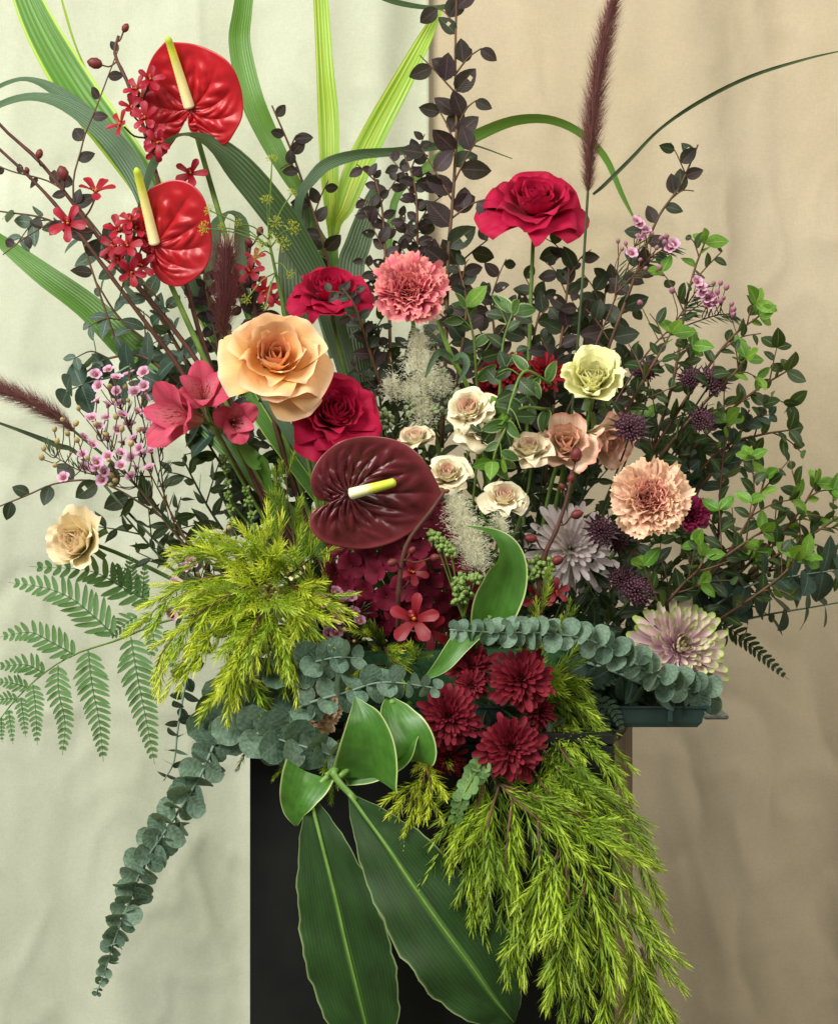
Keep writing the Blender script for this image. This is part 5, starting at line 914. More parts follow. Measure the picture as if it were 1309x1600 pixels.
for lab, path, ms, size, sp, seed, kk in [
    ('dark narrow leaved sprig below the waxflowers', [(480, 1040, .02), (360, 930, .03), (280, 840, .03), (215, 745, .03)], mDARK, (46, 60), 20, 161, {}),
    ('dark narrow leaved sprig beside the alstroemeria stems', [(500, 1040, .03), (400, 900, .04), (330, 800, .04), (285, 715, .04)], mDARK, (46, 60), 20, 162, {}),
    ('dark narrow leaved sprig between waxflower stems and lisianthus', [(470, 1050, .01), (340, 950, .02), (260, 880, .02), (190, 800, .02)], mDARK, (44, 58), 20, 163, {}),
    ('dark sprig behind the peach rose stem', [(540, 1040, .04), (460, 900, .05), (410, 790, .05), (390, 700, .05)], mDARK, (44, 56), 18, 164, {}),
    ('dark sprig behind the alstroemeria blooms', [(520, 1000, .06), (400, 820, .07), (330, 700, .07), (270, 610, .07)], mDARKO, (40, 52), 18, 165, {}),
    ('dark sprig in the gap above the golden needle spray', [(560, 1040, .03), (500, 900, .04), (470, 800, .04), (455, 700, .04)], mDARKO, (38, 50), 17, 166, {}),
    ('dark sprig behind the crimson rose and burgundy anthurium', [(600, 1040, .05), (560, 850, .06), (540, 680, .06), (560, 560, .06)], mLOROG, (38, 50), 17, 167, dict(twigs=10)),
    ('dark sprig behind the white fuzzy blossom', [(650, 1040, .05), (630, 820, .06), (620, 640, .06), (640, 520, .06)], mLOROG, (38, 50), 17, 168, dict(twigs=10)),
    ('dark sprig under the coral carnation', [(670, 1040, .06), (680, 800, .07), (690, 640, .07), (680, 530, .07)], mDARKO, (38, 50), 17, 169, dict(twigs=10)),
    ('dark sprig behind the cream spray roses', [(700, 1040, .05), (730, 860, .06), (760, 740, .06), (770, 620, .06)], mDARKO, (38, 50), 17, 170, dict(twigs=10)),
    ('dark sprig behind the lowest cream spray rose', [(740, 1060, .02), (780, 920, .03), (800, 830, .03), (820, 740, .03)], mDARK, (40, 54), 17, 171, dict(twigs=9)),
    ('dark sprig between the peach lisianthus and the pale chrysanthemum', [(780, 1060, .03), (850, 920, .04), (900, 800, .04), (930, 720, .04)], mDARK, (40, 54), 17, 172, dict(twigs=9)),
    ('dark sprig behind the lemon lisianthus', [(800, 1040, .06), (880, 820, .07), (930, 660, .07), (980, 550, .07)], mLOROG, (38, 50), 17, 173, dict(twigs=10)),
    ('dark sprig beside the pale chrysanthemum', [(800, 1060, .04), (900, 960, .05), (960, 880, .05), (990, 800, .05)], mDARKO, (38, 50), 17, 174, dict(twigs=9)),
    ('dark sprig behind the pink green chrysanthemum', [(820, 1070, .03), (950, 1000, .04), (1060, 950, .04), (1140, 930, .04)], mDARKO, (40, 52), 17, 175, dict(twigs=9)),
    ('dark sprig low behind the small leaved eucalyptus', [(780, 1080, -.02), (860, 1030, -.03), (960, 1010, -.03), (1030, 1010, -.03)], mDARKO, (38, 48), 17, 176, dict(twigs=8)),
    ('dark sprig behind the burgundy chrysanthemums', [(720, 1060, -.04), (760, 1090, -.08), (800, 1120, -.11), (840, 1150, -.12)], mDARK, (38, 48), 15, 177, dict(twigs=8)),
    ('dark sprig under the crimson hydrangea', [(640, 1080, -.03), (620, 1040, -.05), (590, 1000, -.06), (560, 960, -.06)], mDARKO, (36, 46), 15, 178, dict(twigs=8)),
    ('dark sprig beneath the eucalyptus strands', [(640, 1090, -.02), (560, 1100, -.05), (480, 1110, -.06), (400, 1110, -.05)], mDARKO, (36, 46), 16, 179, dict(twigs=7)),
    ('dark sprig behind the golden needle spray', [(560, 1060, .0), (460, 1020, .01), (380, 980, .01), (320, 930, .01)], mDARKO, (36, 48), 17, 180, dict(twigs=8)),
    ('dark sprig behind the wide peach rose petals', [(560, 1000, .05), (470, 780, .06), (430, 640, .06), (400, 540, .06)], mLOROG, (36, 48), 17, 181, dict(twigs=9)),
    ('dark sprig reaching up behind the coral carnation', [(640, 1000, .08), (610, 780, .09), (590, 600, .09), (560, 500, .09)], mDARKO, (38, 50), 17, 182, dict(twigs=10)),
    ('dark sprig behind the cup shaped spray rose and peach lisianthus', [(780, 1060, .04), (830, 860, .05), (850, 720, .05), (860, 620, .05)], mLOROG, (40, 52), 16, 184, dict(twigs=11)),
    ('dark sprig in the gap between curled leaf and pale chrysanthemum', [(740, 1060, .0), (790, 960, .0), (815, 880, .0), (812, 800, .0)], mDARK, (42, 56), 16, 185, dict(twigs=9)),
    ('dark sprig in the gap above the tray', [(800, 1080, -.04), (880, 1065, -.07), (960, 1075, -.085), (1030, 1085, -.08)], mDARKO, (38, 48), 15, 186, dict(twigs=7, twig_len=(40, 70))),
    ('dark sprig between the peach carnation and pink green chrysanthemum', [(820, 1070, .0), (920, 1000, -.01), (990, 930, -.01), (1040, 870, -.01)], mDARKO, (40, 52), 16, 187, dict(twigs=9)),
    ('dark sprig behind the alstroemeria and peach rose stems', [(540, 1040, .05), (440, 860, .06), (380, 740, .06), (340, 640, .06)], mLOROG, (40, 52), 16, 188, dict(twigs=10)),
    ('dark sprig behind the peach carnation', [(830, 1060, .07), (940, 900, .08), (1020, 780, .08), (1080, 660, .08)], mLOROG, (38, 50), 17, 183, dict(twigs=10)),
]:
    a = dict(mode='alt', camf=.55, twigs=7, twig_len=(60, 120), group=gd, stem_mat=STEMD, ang=52); a.update(kk); green('dark_sprig', lab, path, ms, size, sp, seed, **a)
gv = 'pale edged twining leaves in the middle'
for lab, path, seed in [('pale edged leafy sprig under the dark sprig by the coral carnation', [(760, 720, .0), (745, 600, -.02), (740, 530, -.03), (728, 480, -.03)], 191), ('pale edged sprig reaching over the deep red chrysanthemums', [(770, 740, .0), (780, 620, -.04), (785, 540, -.04), (800, 490, -.04)], 192), ('twining green vine hanging beside the uppermost spray rose', [(860, 600, -.03), (820, 580, -.06), (800, 620, -.075), (790, 660, -.08)], 193), ('twining green vine around the cup shaped spray rose', [(860, 640, -.03), (810, 640, -.07), (780, 690, -.085), (770, 720, -.085)], 194)]:
    green('twining_sprig', lab, path, mVARI[:2]+mHUCK[:4], (38, 48), 27, seed, mode='alt', camf=.7, twigs=3, twig_len=(40, 70), tip_meshes=mBRIGHT[:2]+mVARI, tip_n=3, tipk=1.0, tipp=.2, group=gv, stem_mat=STEM)

# ------------------------------------------------------------------ eucalyptus
ge = 'silvery eucalyptus strands with round leaves'
euc_strand('upper eucalyptus strand below the golden needle spray ending in a green tip', [(350, 1098, -.10), (400, 1072, -.125), (460, 1044, -.14), (520, 1028, -.15), (556, 1028, -.15)], mEUC, (40, 49), 17, 201, ge, .6)
euc_strand('middle eucalyptus strand with its fine tip beside the burgundy chrysanthemum', [(425, 1130, -.12), (480, 1100, -.15), (540, 1082, -.16), (600, 1066, -.165), (688, 1076, -.17)], mEUC, (32, 39), 23, 202, ge, .45)
euc_strand('lower eucalyptus strand pointing at the curled leaves', [(320, 1120, -.12), (370, 1136, -.15), (430, 1154, -.165), (480, 1168, -.17), (538, 1186, -.175)], mEUC, (43, 53), 18, 203, ge, .6)
euc_strand('long eucalyptus strand hanging down beside the pedestal', [(390, 1100, -.1), (345, 1145, -.14), (312, 1215, -.15), (268, 1285, -.15), (228, 1345, -.15), (202, 1410, -.15), (182, 1462, -.15), (166, 1512, -.15), (150, 1556, -.15)], mEUC, (31, 42), 13.5, 204, ge, .2, flat=.4, camf=.8)
euc_strand('small leaved eucalyptus strand lying above the burgundy chrysanthemums', [(1112, 1086, -.08), (1050, 1068, -.11), (990, 1036, -.13), (930, 1004, -.145), (860, 990, -.155), (770, 988, -.16), (702, 984, -.165)], mEUC, (29, 36), 16, 205, ge, .55)
euc_strand('short eucalyptus strand curled under the pink green chrysanthemum', [(900, 1030, -.08), (960, 1050, -.1), (1020, 1075, -.1), (1080, 1082, -.09), (1105, 1090, -.08)], mGUN, (44, 54), 21, 206, ge, .7)
euc_strand('grey eucalyptus tip with a leaf rosette above the small plume', [(330, 680, .05), (230, 575, .05), (170, 590, .05), (132, 600, .04), (104, 612, .03)], mGUN+mGREY[:1], (44, 58), 26, 207, ge, .9)
euc_strand('thin dark eucalyptus twig hanging beside the fern and eucalyptus', [(330, 980, .0), (300, 1030, -.03), (288, 1080, -.05), (278, 1140, -.06), (272, 1190, -.06), (256, 1220, -.06)], mGUN, (26, 32), 24, 208, 'thin eucalyptus twigs', .7, camf=.2)
euc_strand('dark eucalyptus branch with broad leaves stretching to the edge', [(1010, 1010, .0), (1110, 950, -.01), (1170, 915, -.02), (1240, 900, -.02), (1330, 888, -.02)], mGUN, (54, 68), 26, 209, ge, .9)
euc_strand('dark eucalyptus twig with hanging leaves below the broad leaved one', [(1000, 1030, .02), (1100, 985, .02), (1190, 962, .02), (1260, 950, .02), (1330, 938, .02)], mGUN, (40, 50), 34, 210, ge, .9, camf=.15)
def grey(label, path, seed, **k):
    a = dict(mode='opp', camf=.35, twigs=3, twig_len=(50, 90), group='grey eucalyptus branches behind the orchids', stem_mat=WOOD, ang=62, droop=.35); a.update(k); return branch('grey_eucalyptus_branch', label, path, mGREY, (44, 58), 34, seed=seed, **a)
grey('grey eucalyptus branch reaching out past the flat orchid flower', [(330, 640, .07), (240, 480, .08), (160, 400, .08), (80, 345, .08), (0, 330, .08)], 221)
grey('grey eucalyptus branch behind the lower red anthurium stem', [(360, 660, .07), (290, 560, .08), (250, 490, .08), (215, 430, .08)], 222, twigs=5)
grey('grey eucalyptus branch behind the two orchid stems', [(340, 660, .08), (260, 560, .09), (190, 500, .09), (150, 440, .09)], 223, twigs=3)
grey('thin grey eucalyptus twig above the pink waxflowers', [(300, 620, .05), (230, 560, .05), (170, 560, .05), (130, 585, .05)], 224, twigs=2)
green('eucalyptus_twig', 'tiny pale green eucalyptus tip over the trailing needle spray', [(760, 1180, -.16), (735, 1220, -.18), (720, 1250, -.185), (712, 1278, -.185)], mEUCP, (20, 27), 12, 225, mode='opp', camf=.8, twigs=0, stem_mat=STEM)
green('eucalyptus_twig', 'dark round leaved twig below the lemon lisianthus leaves', [(1060, 800, .04), (1120, 730, .04), (1150, 690, .04), (1170, 640, .04)], mGUN, (32, 42), 24, 226, mode='opp', camf=.5, twigs=4, stem_mat=WOOD)

# ------------------------------------------------------------------ broad leaves and curled leaves
gb = 'big dark leaves hanging in front of the pedestal'
def broad(label, pet, ctrl, seed, cat='leaf', mat=GINGER, fold=.10, group=gb, name='broad_leaf', facing=(0, -1, .25), wave=.026):
    th = Thing(name, label, cat, P(*pet[0]), group); p = pxpath(pet, 14); th.tube('stalk', p, .003, .0026, CURLST, 8)
    blade(name, '', '', ctrl, mat, fold, 44, 15, wave, seed=seed, facing=facing, th=th, part='blade')
    if mat is GINGER:
        r = [P(c[0], c[1], c[2]-.0012) for c in ctrl]; q = spline(r, 40); th.tube('midrib', q, .0017, .0003, CURLST, 6)
    return th
CURLST = plain_mat('pale_green_stalk', '#5d8236', '#749648', .4, .4)
broad('long dark hanging leaf whose tip leaves the frame', [(600, 1120, -.10), (540, 1190, -.17), (500, 1225, -.185), (486, 1250, -.187)], [(482, 1240, -.187, 3), (492, 1275, -.19, 40, -8), (506, 1330, -.193, 84, -12), (524, 1400, -.195, 122, -14), (540, 1470, -.195, 138, -12), (556, 1535, -.193, 134, -8), (572, 1600, -.19, 104, -4), (582, 1650, -.187, 50), (588, 1690, -.185, 4)], 1)
broad('long dark hanging leaf slanting under the trailing needle spray', [(600, 1120, -.11), (530, 1195, -.18), (525, 1215, -.19), (556, 1250, -.193)], [(545, 1240, -.193, 3), (570, 1275, -.196, 52, 6), (606, 1325, -.20, 106, 10), (646, 1385, -.203, 146, 14), (692, 1450, -.205, 168, 14), (735, 1508, -.203, 160, 10), (772, 1560, -.198, 108, 4), (792, 1585, -.194, 54), (803, 1598, -.19, 4)], 2)
gc = 'lime green curled leaves with pale edges'
broad('lime curled leaf standing upright between hydrangea and pale chrysanthemum', [(740, 1060, -.05), (742, 1040, -.1), (752, 1000, -.13), (765, 960, -.145)], [(764, 985, -.142, 58, 0), (772, 950, -.148, 72, -10), (784, 915, -.152, 74, -20), (790, 880, -.155, 64, -30), (782, 852, -.16, 50, -45), (760, 832, -.165, 26, -60), (728, 822, -.17, 3, -60)], 3, mat=CURL, fold=.3, group=gc, name='curled_leaf', wave=0)
broad('lime curled leaf rolled into a cone over the pedestal edge', [(640, 1100, -.08), (590, 1150, -.15), (550, 1195, -.18), (530, 1215, -.188)], [(584, 1216, -.186, 116, 12), (582, 1190, -.192, 112, 10), (577, 1160, -.196, 92, 0), (570, 1130, -.196, 62, -10), (562, 1108, -.192, 30, -20), (555, 1090, -.188, 3, -30)], 4, mat=CURL, fold=.45, group=gc, name='curled_leaf', wave=0, facing=(-.3, -1, .2))
broad('lime leaf folded wide behind the rolled cone leaf', [(640, 1110, -.08), (610, 1150, -.15), (575, 1190, -.17), (545, 1212, -.178)], [(538, 1214, -.175, 30, 0), (580, 1196, -.18, 60, 10), (620, 1175, -.182, 66, 20), (640, 1150, -.182, 40, 30), (650, 1130, -.18, 4)], 5, mat=CURL, fold=.25, group=gc, name='curled_leaf', wave=0)
broad('small lime curled leaf bent down beside the burgundy chrysanthemum', [(620, 1080, -.08), (610, 1085, -.14), (612, 1095, -.17), (614, 1100, -.175)], [(608, 1090, -.172, 10, 20), (614, 1108, -.178, 46, 22), (624, 1132, -.184, 66, 12), (640, 1156, -.187, 72, 0), (650, 1176, -.185, 66, -10), (652, 1190, -.18, 52, -20)], 6, mat=CURL, fold=.3, group=gc, name='curled_leaf', wave=0)
broad('small lime curled leaf at the top of the long hanging leaf', [(600, 1120, -.09), (560, 1170, -.16), (520, 1205, -.18), (510, 1212, -.184)], [(480, 1206, -.184, 84, 20), (474, 1224, -.189, 78, 14), (466, 1246, -.191, 60, 6), (461, 1268, -.188, 36, -6), (463, 1290, -.184, 5)], 7, mat=CURL, fold=.3, group=gc, name='curled_leaf', wave=0)
blade('strap_leaf', 'green leaf blade slanting down beside the shaded burgundy chrysanthemum', 'leaf', [(735, 985, -.13, 40), (715, 1010, -.135, 34, 10), (690, 1040, -.14, 24), (662, 1062, -.145, 4)][::-1], CURL, .2, 20, 7, group=gc)
blade('strap_leaf', 'wide green leaf below the hanging alstroemeria bloom', 'leaf', [(372, 690, -.03, 4), (385, 705, -.03, 22, 20), (400, 722, -.03, 26), (416, 738, -.025, 14), (440, 900, 0, 6)], BLADE, .2, 20, 7)

# ------------------------------------------------------------------ ferns
pin = [([(234, 940, .02), (190, 917, .02), (140, 892, .02), (47, 885, .02)], 40, 17), ([(180, 994, .0), (146, 962, .0), (110, 934, .0), (69, 918, .0), (14, 910, .0)], 44, 20), ([(118, 1024, -.01), (82, 1004, -.01), (47, 988, -.01), (-2, 996, -.01)], 34, 15), ([(70, 1052, -.02), (41, 1039, -.02), (-4, 1042, -.02)], 26, 11), ([(44, 1074, -.02), (22, 1068, -.02), (-4, 1065, -.02)], 20, 8), ([(27, 1092, -.02), (8, 1092, -.02), (-14, 1096, -.02)], 16, 7),
       ([(205, 996, -.02), (213, 1047, -.03), (228, 1121, -.035), (242, 1194, -.035)], 38, 24), ([(138, 1016, -.02), (144, 1069, -.03), (156, 1130, -.035), (162, 1190, -.035)], 36, 22), ([(91, 1040, -.02), (92, 1080, -.03), (102, 1130, -.03), (98, 1180, -.03)], 28, 19), ([(52, 1070, -.02), (56, 1108, -.03), (59, 1164, -.03)], 20, 15), ([(33, 1090, -.02), (41, 1152, -.03)], 15, 11), ([(14, 1110, -.02), (21, 1163, -.03)], 11, 10), ([(2, 1122, -.02), (4, 1160, -.03)], 9, 8),
       ([(205, 930, .02), (203, 866, .02)], 20, 12), ([(190, 915, .02), (178, 880, .02)], 20, 8), ([(222, 935, .02), (227, 882, .02)], 16, 10), ([(214, 962, .01), (196, 975, .01), (170, 996, .01)], 24, 9), ([(236, 965, .02), (240, 1000, .01), (236, 1030, .01)], 22, 10), ([(262, 985, .02), (268, 1020, .01), (272, 1060, .01)], 16, 10)]
fern('green fern frond spreading out below the cream lisianthus', [(520, 1060, .0), (380, 985, .02), (300, 965, .02), (245, 975, .015), (187, 999, .0), (118, 1022, -.01), (69, 1052, -.02), (27, 1091, -.02), (-6, 1132, -.02)], pin, FERN, 231)
fern('dark fern frond tip poking out below the dark eucalyptus', [(900, 1060, .04), (1020, 990, .04), (1090, 965, .04), (1130, 972, .04)], [([(1110, 966, .04), (1150, 990, .04), (1190, 1024, .04), (1231, 1062, .04)], 24, 20), ([(1060, 975, .04), (1100, 1010, .04), (1130, 1040, .04)], 22, 14)], FERND, 232)
fern('dark fern frond hanging over the tray edge', [(860, 1060, -.02), (900, 1080, -.06), (940, 1095, -.095)], [([(940, 1090, -.1), (958, 1110, -.105), (974, 1145, -.105)], 16, 10), ([(925, 1085, -.1), (940, 1110, -.105), (952, 1150, -.105)], 16, 10), ([(910, 1070, -.09), (950, 1060, -.095), (1000, 1050, -.095)], 22, 12)], FERND, 233)
fern('dark fern frond behind the pale chrysanthemum', [(850, 1060, .0), (900, 980, .0), (930, 930, .0)], [([(905, 975, .0), (935, 950, .0), (975, 930, .0)], 22, 12), ([(890, 990, .0), (930, 985, .0), (975, 975, .0)], 22, 12), ([(925, 940, .0), (940, 915, .0), (950, 880, .0)], 20, 12)], FERND, 234)

# ------------------------------------------------------------------ golden needle sprays
needle_spray('golden yellow needle spray bursting out beside the fern', [[(540, 1000, -.04), (480, 930, -.06), (420, 890, -.09), (360, 862, -.11), (300, 862, -.12)], [(440, 905, -.08), (373, 898, -.11), (321, 903, -.13), (270, 925, -.14), (226, 972, -.14)], [(430, 910, -.09), (391, 915, -.12), (342, 940, -.14), (298, 970, -.15), (260, 1010, -.155), (244, 1042, -.155)], [(425, 915, -.1), (380, 945, -.13), (335, 985, -.15), (292, 1028, -.155)], [(430, 920, -.1), (408, 955, -.14), (388, 1005, -.155), (360, 1060, -.16), (344, 1082, -.16)], [(440, 920, -.1), (430, 960, -.14), (445, 1000, -.15), (460, 1040, -.15)], [(450, 910, -.08), (480, 930, -.11), (505, 935, -.12), (520, 926, -.12)], [(430, 900, -.07), (400, 870, -.09), (375, 842, -.1)], [(440, 900, -.07), (418, 870, -.09), (412, 842, -.09)], [(450, 900, -.06), (470, 885, -.08), (490, 870, -.08)], [(440, 930, -.11), (470, 960, -.14), (485, 990, -.14)], [(420, 920, -.1), (400, 980, -.15), (375, 1030, -.16), (400, 1075, -.15)]], [NEEDY, NEEDY, NEEDL], 241, (60, 104), 11, (18, 60), .28, depth=.35)
needle_spray('golden yellow needle sprig standing behind the peach rose stem', [[(500, 960, .0), (470, 880, -.02), (452, 800, -.03), (447, 735, -.03)], [(470, 880, -.02), (500, 830, -.03), (515, 790, -.03)], [(460, 840, -.02), (435, 800, -.03), (430, 770, -.03)]], [NEEDG, NEEDL], 242, (50, 76), 20, (25, 55), -.1)
needle_spray('long golden needle spray trailing down over the pedestal', [[(720, 1150, -.08), (780, 1225, -.16), (840, 1280, -.19), (905, 1340, -.20), (952, 1420, -.20), (992, 1500, -.20), (1030, 1590, -.19)], [(780, 1225, -.16), (860, 1255, -.19), (950, 1300, -.19), (1005, 1350, -.19), (1018, 1388, -.185)], [(760, 1210, -.15), (740, 1290, -.19), (738, 1370, -.20), (745, 1420, -.20)], [(800, 1250, -.18), (790, 1340, -.205), (795, 1420, -.21), (800, 1480, -.21)], [(840, 1280, -.19), (845, 1380, -.21), (860, 1460, -.215), (862, 1510, -.215)], [(880, 1310, -.19), (890, 1420, -.215), (905, 1510, -.215), (900, 1590, -.21)], [(920, 1360, -.2), (935, 1460, -.215), (945, 1560, -.215), (950, 1620, -.21)], [(950, 1400, -.2), (988, 1438, -.2), (1012, 1475, -.195), (1022, 1510, -.19)], [(860, 1270, -.18), (940, 1310, -.2), (980, 1375, -.2), (1015, 1445, -.195)], [(980, 1450, -.2), (1000, 1530, -.205), (1005, 1610, -.2)], [(1000, 1480, -.2), (1020, 1535, -.2), (1050, 1580, -.19)], [(880, 1310, -.19), (860, 1360, -.21), (830, 1420, -.21), (815, 1460, -.21)], [(920, 1360, -.2), (900, 1430, -.22), (880, 1480, -.22), (870, 1530, -.22)], [(760, 1210, -.15), (715, 1270, -.18), (695, 1320, -.19)], [(780, 1225, -.16), (760, 1300, -.2), (770, 1360, -.21)]], [NEEDL, NEEDL, NEEDG], 243, (72, 128), 16, (15, 55), .45, depth=.25, width=.74)
needle_spray('golden needle spray fanning past the burgundy chrysanthemums', [[(790, 1090, -.06), (850, 1120, -.11), (900, 1150, -.14), (945, 1190, -.15), (962, 1215, -.15)], [(800, 1080, -.06), (870, 1080, -.11), (910, 1110, -.12), (950, 1160, -.13)], [(850, 1130, -.12), (890, 1190, -.16), (930, 1225, -.17), (990, 1270, -.17)], [(840, 1160, -.13), (880, 1210, -.17), (940, 1250, -.18), (1000, 1310, -.18)], [(820, 1090, -.08), (880, 1050, -.11), (905, 1075, -.11)], [(830, 1200, -.14), (860, 1240, -.18), (920, 1280, -.19)]], [NEEDL, NEEDG], 244, (60, 96), 9, (15, 50), .4, depth=.25, width=.85)
needle_spray('small bronze tinted needle sprig beside the lowest chrysanthemum', [[(690, 1130, -.1), (668, 1190, -.17), (655, 1240, -.19), (630, 1300, -.195)], [(668, 1190, -.17), (672, 1230, -.19), (676, 1265, -.19)], [(662, 1210, -.18), (636, 1240, -.19), (622, 1262, -.19)]], [NEEDY], 245, (48, 70), 17, (20, 45), .35)
needle_spray('dim needle sprig beneath the red orchid flower', [[(650, 1070, -.02), (600, 1010, -.06), (570, 990, -.08)], [(600, 1010, -.06), (610, 1030, -.1), (625, 1050, -.11)], [(640, 1060, -.04), (650, 1030, -.09), (660, 1020, -.1)], [(620, 1040, -.05), (580, 1040, -.1), (550, 1050, -.12)]], [NEEDG, NEEDY], 246, (46, 66), 16, (20, 50), .1)
needle_spray('upright needle sprigs beside the lime curled leaf', [[(820, 1060, -.03), (838, 1000, -.08), (845, 950, -.1), (850, 905, -.1)], [(840, 1050, -.03), (876, 1000, -.07), (886, 960, -.08)]], [NEEDG, NEEDL], 247, (46, 62), 24, (20, 40), -.2)
needle_spray('short needle tips peeping below the eucalyptus strands', [[(520, 1090, -.04), (450, 1120, -.1), (400, 1150, -.12), (380, 1185, -.12)], [(480, 1110, -.08), (470, 1160, -.12), (450, 1190, -.12)], [(540, 1130, -.1), (520, 1210, -.165), (515, 1240, -.17)], [(470, 1100, -.1), (430, 1100, -.13), (410, 1110, -.13)]], [NEEDG, NEEDL], 248, (44, 60), 24, (20, 45), .4)

# ------------------------------------------------------------------ waxflower, dill, fuzzy blossom, berries
rw = random.Random(77)
def scat(reg, n, d):
    out = []; t = 0
    while len(out) < n and t < 4000:
        t += 1; cx, cy, rx, ry = rw.choice(reg); x = cx+rx*rw.uniform(-1, 1); y = cy+ry*rw.uniform(-1, 1)
        if ((x-cx)/rx)**2+((y-cy)/ry)**2 < 1 and all((x-a)**2+(y-b)**2 > 17**2 for a, b, _ in out): out.append((x, y, d+rw.uniform(-.02, .02)))
    return out
gw = 'pink waxflower sprigs'
wm = (WAXP, WAXC, WAXB)
wax('pink waxflower sprig covered in open flowers next to the alstroemeria', [[(470, 1040, .0), (330, 900, -.01), (230, 780, -.02), (160, 690, -.02)], [(300, 860, -.01), (235, 740, -.02), (190, 640, -.02)], [(280, 840, -.01), (240, 720, -.02), (215, 620, -.02), (200, 590, -.02)], [(235, 745, -.02), (140, 740, -.02), (80, 710, -.02)], [(260, 800, -.01), (250, 720, -.02), (240, 660, -.02)]],
    scat([(190, 640, 52, 52), (165, 700, 50, 40), (215, 690, 36, 50), (175, 590, 40, 12)], 44, -.03)+[(100, 747, -.03), (152, 732, -.03), (160, 750, -.03), (205, 745, -.03), (225, 582, -.03), (220, 710, -.03)], scat([(180, 660, 80, 70), (100, 680, 26, 22)], 22, -.03)+[(70, 705, -.03), (68, 718, -.03), (88, 728, -.03), (178, 745, -.03), (184, 752, -.03), (177, 758, -.03)], wm, 251, 21, 11, WAXN, gw, 110)
wax('pink waxflower bits glimpsed through the golden needle spray', [[(480, 1040, .0), (380, 960, -.02), (290, 900, -.04)], [(380, 960, -.02), (290, 945, -.05), (270, 955, -.05)]], [(290, 885, -.05), (302, 882, -.05), (298, 878, -.05), (288, 952, -.06), (268, 962, -.06), (275, 910, -.05), (330, 865, -.05), (296, 888, -.06), (318, 930, -.05)], [(312, 900, -.05), (280, 948, -.06), (262, 955, -.06), (352, 832, -.05), (360, 828, -.05), (310, 935, -.05)], wm, 252, 23, 10, WAXN, gw, 30)
wax('dusky waxflower cluster beside the crimson hydrangea', [[(600, 1060, -.02), (560, 1000, -.06), (540, 940, -.08)], [(560, 1000, -.06), (520, 980, -.08)], [(555, 985, -.06), (565, 950, -.08)]], [(525, 925, -.09), (548, 932, -.09), (508, 943, -.09), (530, 952, -.09), (553, 955, -.085), (530, 968, -.09), (562, 970, -.09), (512, 990, -.09), (525, 988, -.09), (538, 940, -.08), (500, 935, -.08)], [(545, 970, -.09), (538, 985, -.09), (553, 1002, -.09), (568, 1000, -.09), (540, 985, -.09)], (WAXD, WAXC, WAXB), 253, 23, 9, WAXN, gw, 24)
wax('waxflower sprig with pink buds under the purple leaf sprig', [[(860, 700, .03), (930, 540, .03), (975, 430, .02), (1000, 360, .02)], [(960, 460, .02), (1020, 400, .02), (1050, 385, .02)], [(960, 470, .02), (965, 410, .02)]], [(993, 345, .01), (1000, 352, .01), (1005, 368, .01), (1052, 382, .01), (986, 396, .01), (1008, 360, .01), (1000, 372, .01), (1046, 388, .01)], [(965, 380, .01), (970, 392, .01), (1030, 375, .01), (1038, 382, .01), (1042, 372, .01), (1024, 390, .01), (1030, 422, .01), (1006, 422, .01), (998, 408, .01), (1020, 368, .01), (978, 384, .01)], (WAXP, WAXC, WAXBP), 254, 21, 10, WAXN, gw, 70)
wax('waxflower sprig with pink buds above the bright leaf spray', [[(900, 740, .03), (990, 580, .02), (1050, 510, .02), (1100, 470, .02)], [(1040, 520, .02), (1110, 495, .02), (1140, 490, .02)], [(1050, 510, .02), (1090, 450, .02)]], [(1088, 440, .01), (1097, 460, .01), (1106, 468, .01), (1116, 474, .01), (1112, 462, .01), (1095, 450, .01), (1104, 478, .01)], [(1114, 445, .01), (1124, 446, .01), (1132, 453, .01), (1130, 468, .01), (1140, 478, .01), (1142, 486, .01), (1143, 494, .01), (1120, 460, .01), (1126, 474, .01), (1050, 458, .01), (1165, 545, .01), (1000, 476, .01)], (WAXP, WAXC, WAXBP), 255, 21, 11, WAXN, gw, 90)
dill('yellow green dill stem with small umbels above the peach rose', [(520, 900, .0), (470, 660, -.03), (450, 520, -.04), (432, 430, -.045), (420, 375, -.05)], [(425, 252, -.06, 20, 1), (417, 316, -.06, 22, 1), (455, 304, -.06, 18, 1), (330, 330, -.07, 20, .97), (323, 357, -.07, 24, .97), (348, 355, -.065, 14, .97), (375, 350, -.06, 16, 1), (430, 350, -.07, 24, 1), (455, 358, -.07, 26, .98), (440, 382, -.07, 26, .96), (452, 428, -.06, 16, .85), (387, 466, -.07, 18, .8), (416, 478, -.07, 14, .8), (402, 400, -.065, 14, .9), (410, 385, -.06, 22, .97), (425, 372, -.07, 20, 1)], DILL, 261)
fuzzy('astilbe', 'cream fuzzy blossom below the coral carnation', [(655, 535, -.03, 22, 34), (652, 565, -.035, 30, 44), (668, 590, -.035, 30, 44), (612, 605, -.03, 20, 34), (640, 612, -.03, 22, 30), (690, 600, -.03, 20, 30), (660, 640, -.03, 24, 44)], FUZZ, 271, 6500, foot=P(680, 1060, 0))
fuzzy('astilbe', 'cream fuzzy blossom behind the tip of the lime curled leaf', [(712, 790, -.10, 22, 36), (722, 815, -.105, 30, 44), (735, 845, -.11, 32, 50), (745, 870, -.11, 26, 40), (780, 822, -.09, 20, 36)], FUZZ, 272, 6500)
berries('berry_sprig', 'green bud sprig around the cream fuzzy blossom', [(600, 655, -.03, 16), (582, 652, -.03, 12), (690, 590, -.025, 14), (700, 615, -.025, 16), (676, 640, -.025, 14), (640, 640, -.03, 12), (705, 650, -.02, 12)], BERRYG, 281, 24, 4.0)
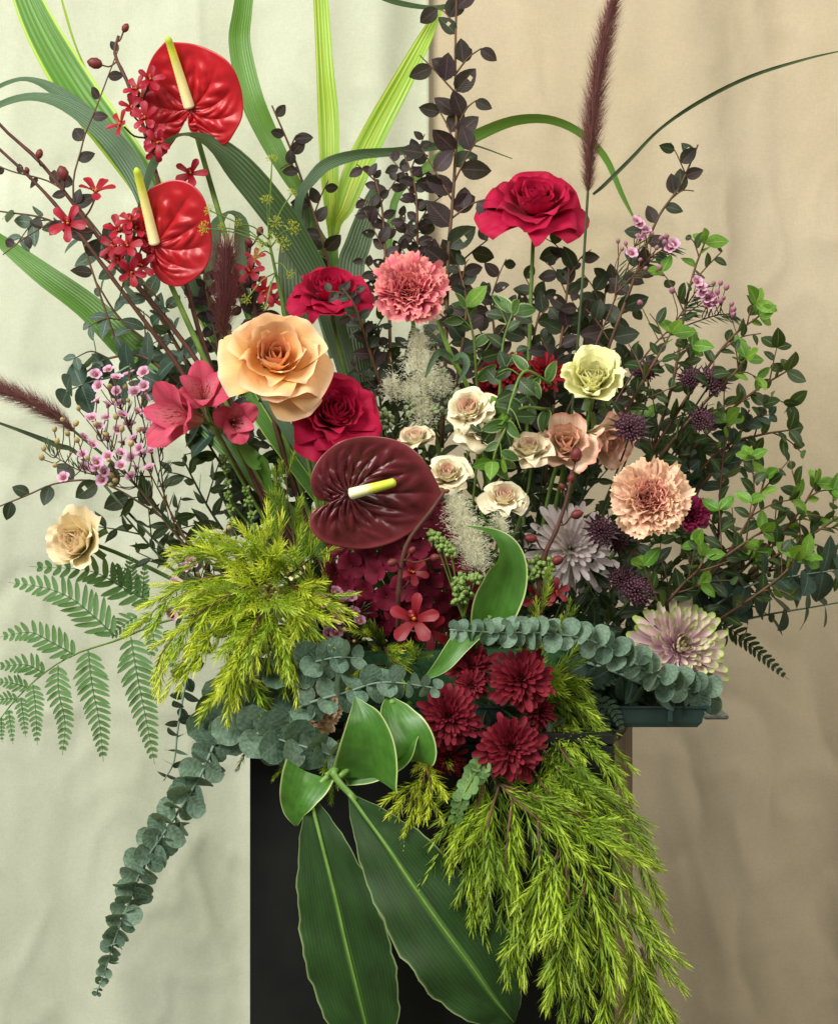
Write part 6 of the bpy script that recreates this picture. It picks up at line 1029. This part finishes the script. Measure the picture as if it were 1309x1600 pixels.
berries('berry_sprig', 'green bud sprig hanging beside the lime curled leaf', [(716, 912, -.12, 13), (730, 925, -.12, 13), (718, 935, -.12, 12), (742, 905, -.12, 12), (690, 850, -.12, 11), (704, 862, -.12, 10), (678, 838, -.12, 9), (720, 905, -.12, 11)], BERRY, 282, 17, 4.2)
berries('berry_sprig', 'green bud sprig between the lime curled leaf and pale chrysanthemum', [(835, 880, -.07, 15), (848, 892, -.07, 14), (825, 895, -.07, 13), (858, 884, -.07, 12), (780, 800, -.08, 12)], BERRY, 283, 20, 4.0)
berries('seed_spike', 'slender green seed spike standing beside the peach rose stem', [(350, 715, -.02, 7), (352, 735, -.02, 7), (355, 755, -.02, 7), (357, 775, -.02, 7), (360, 795, -.02, 7), (363, 815, -.02, 7)], BERRY, 284, 16, 2.6)
berries('seed_spike', 'short green seed spike beside the slender one', [(385, 765, -.02, 7), (390, 785, -.02, 8), (395, 805, -.02, 8), (400, 825, -.02, 7)], BERRY, 285, 18, 2.6)
# carnation stem leaves and other small leaves seen against the dark
def curled_pair(label, ctrls, mat): 
    for l, c in zip(label, ctrls): blade('carnation_leaf', l, 'leaf', c, mat, .3, 18, 5)
curled_pair(['grey green carnation leaf curling down from the stem joint', 'grey green carnation leaf curling beside the fuzzy blossom'], [[(708, 562, -.05, 8), (722, 556, -.055, 12, 30), (728, 570, -.06, 12, 30), (716, 600, -.06, 3)], [(706, 562, -.05, 8), (690, 550, -.055, 12, 30), (678, 558, -.06, 11, 30), (664, 590, -.06, 3)]], BLADEG)
blade('carnation_leaf', 'thin grey green carnation stem crossing the dark middle', 'stem', [(684, 500, -.05, 7), (706, 560, -.05, 8), (735, 620, -.04, 7), (760, 760, 0, 7)], STEM, .9, 18, 7)
carnation('magenta_carnation', 'small magenta bloom half hidden behind the peach carnation', 1082, 805, -.0, 70, (.3, -.9, .1), petal_mat('magenta_petal', '#6a1030', '#8c1f48', '#9a2c58', rough=.6, spec=.2, tr=.2, streak=.2), 35, 22, foot=P(830, 1080, 0))
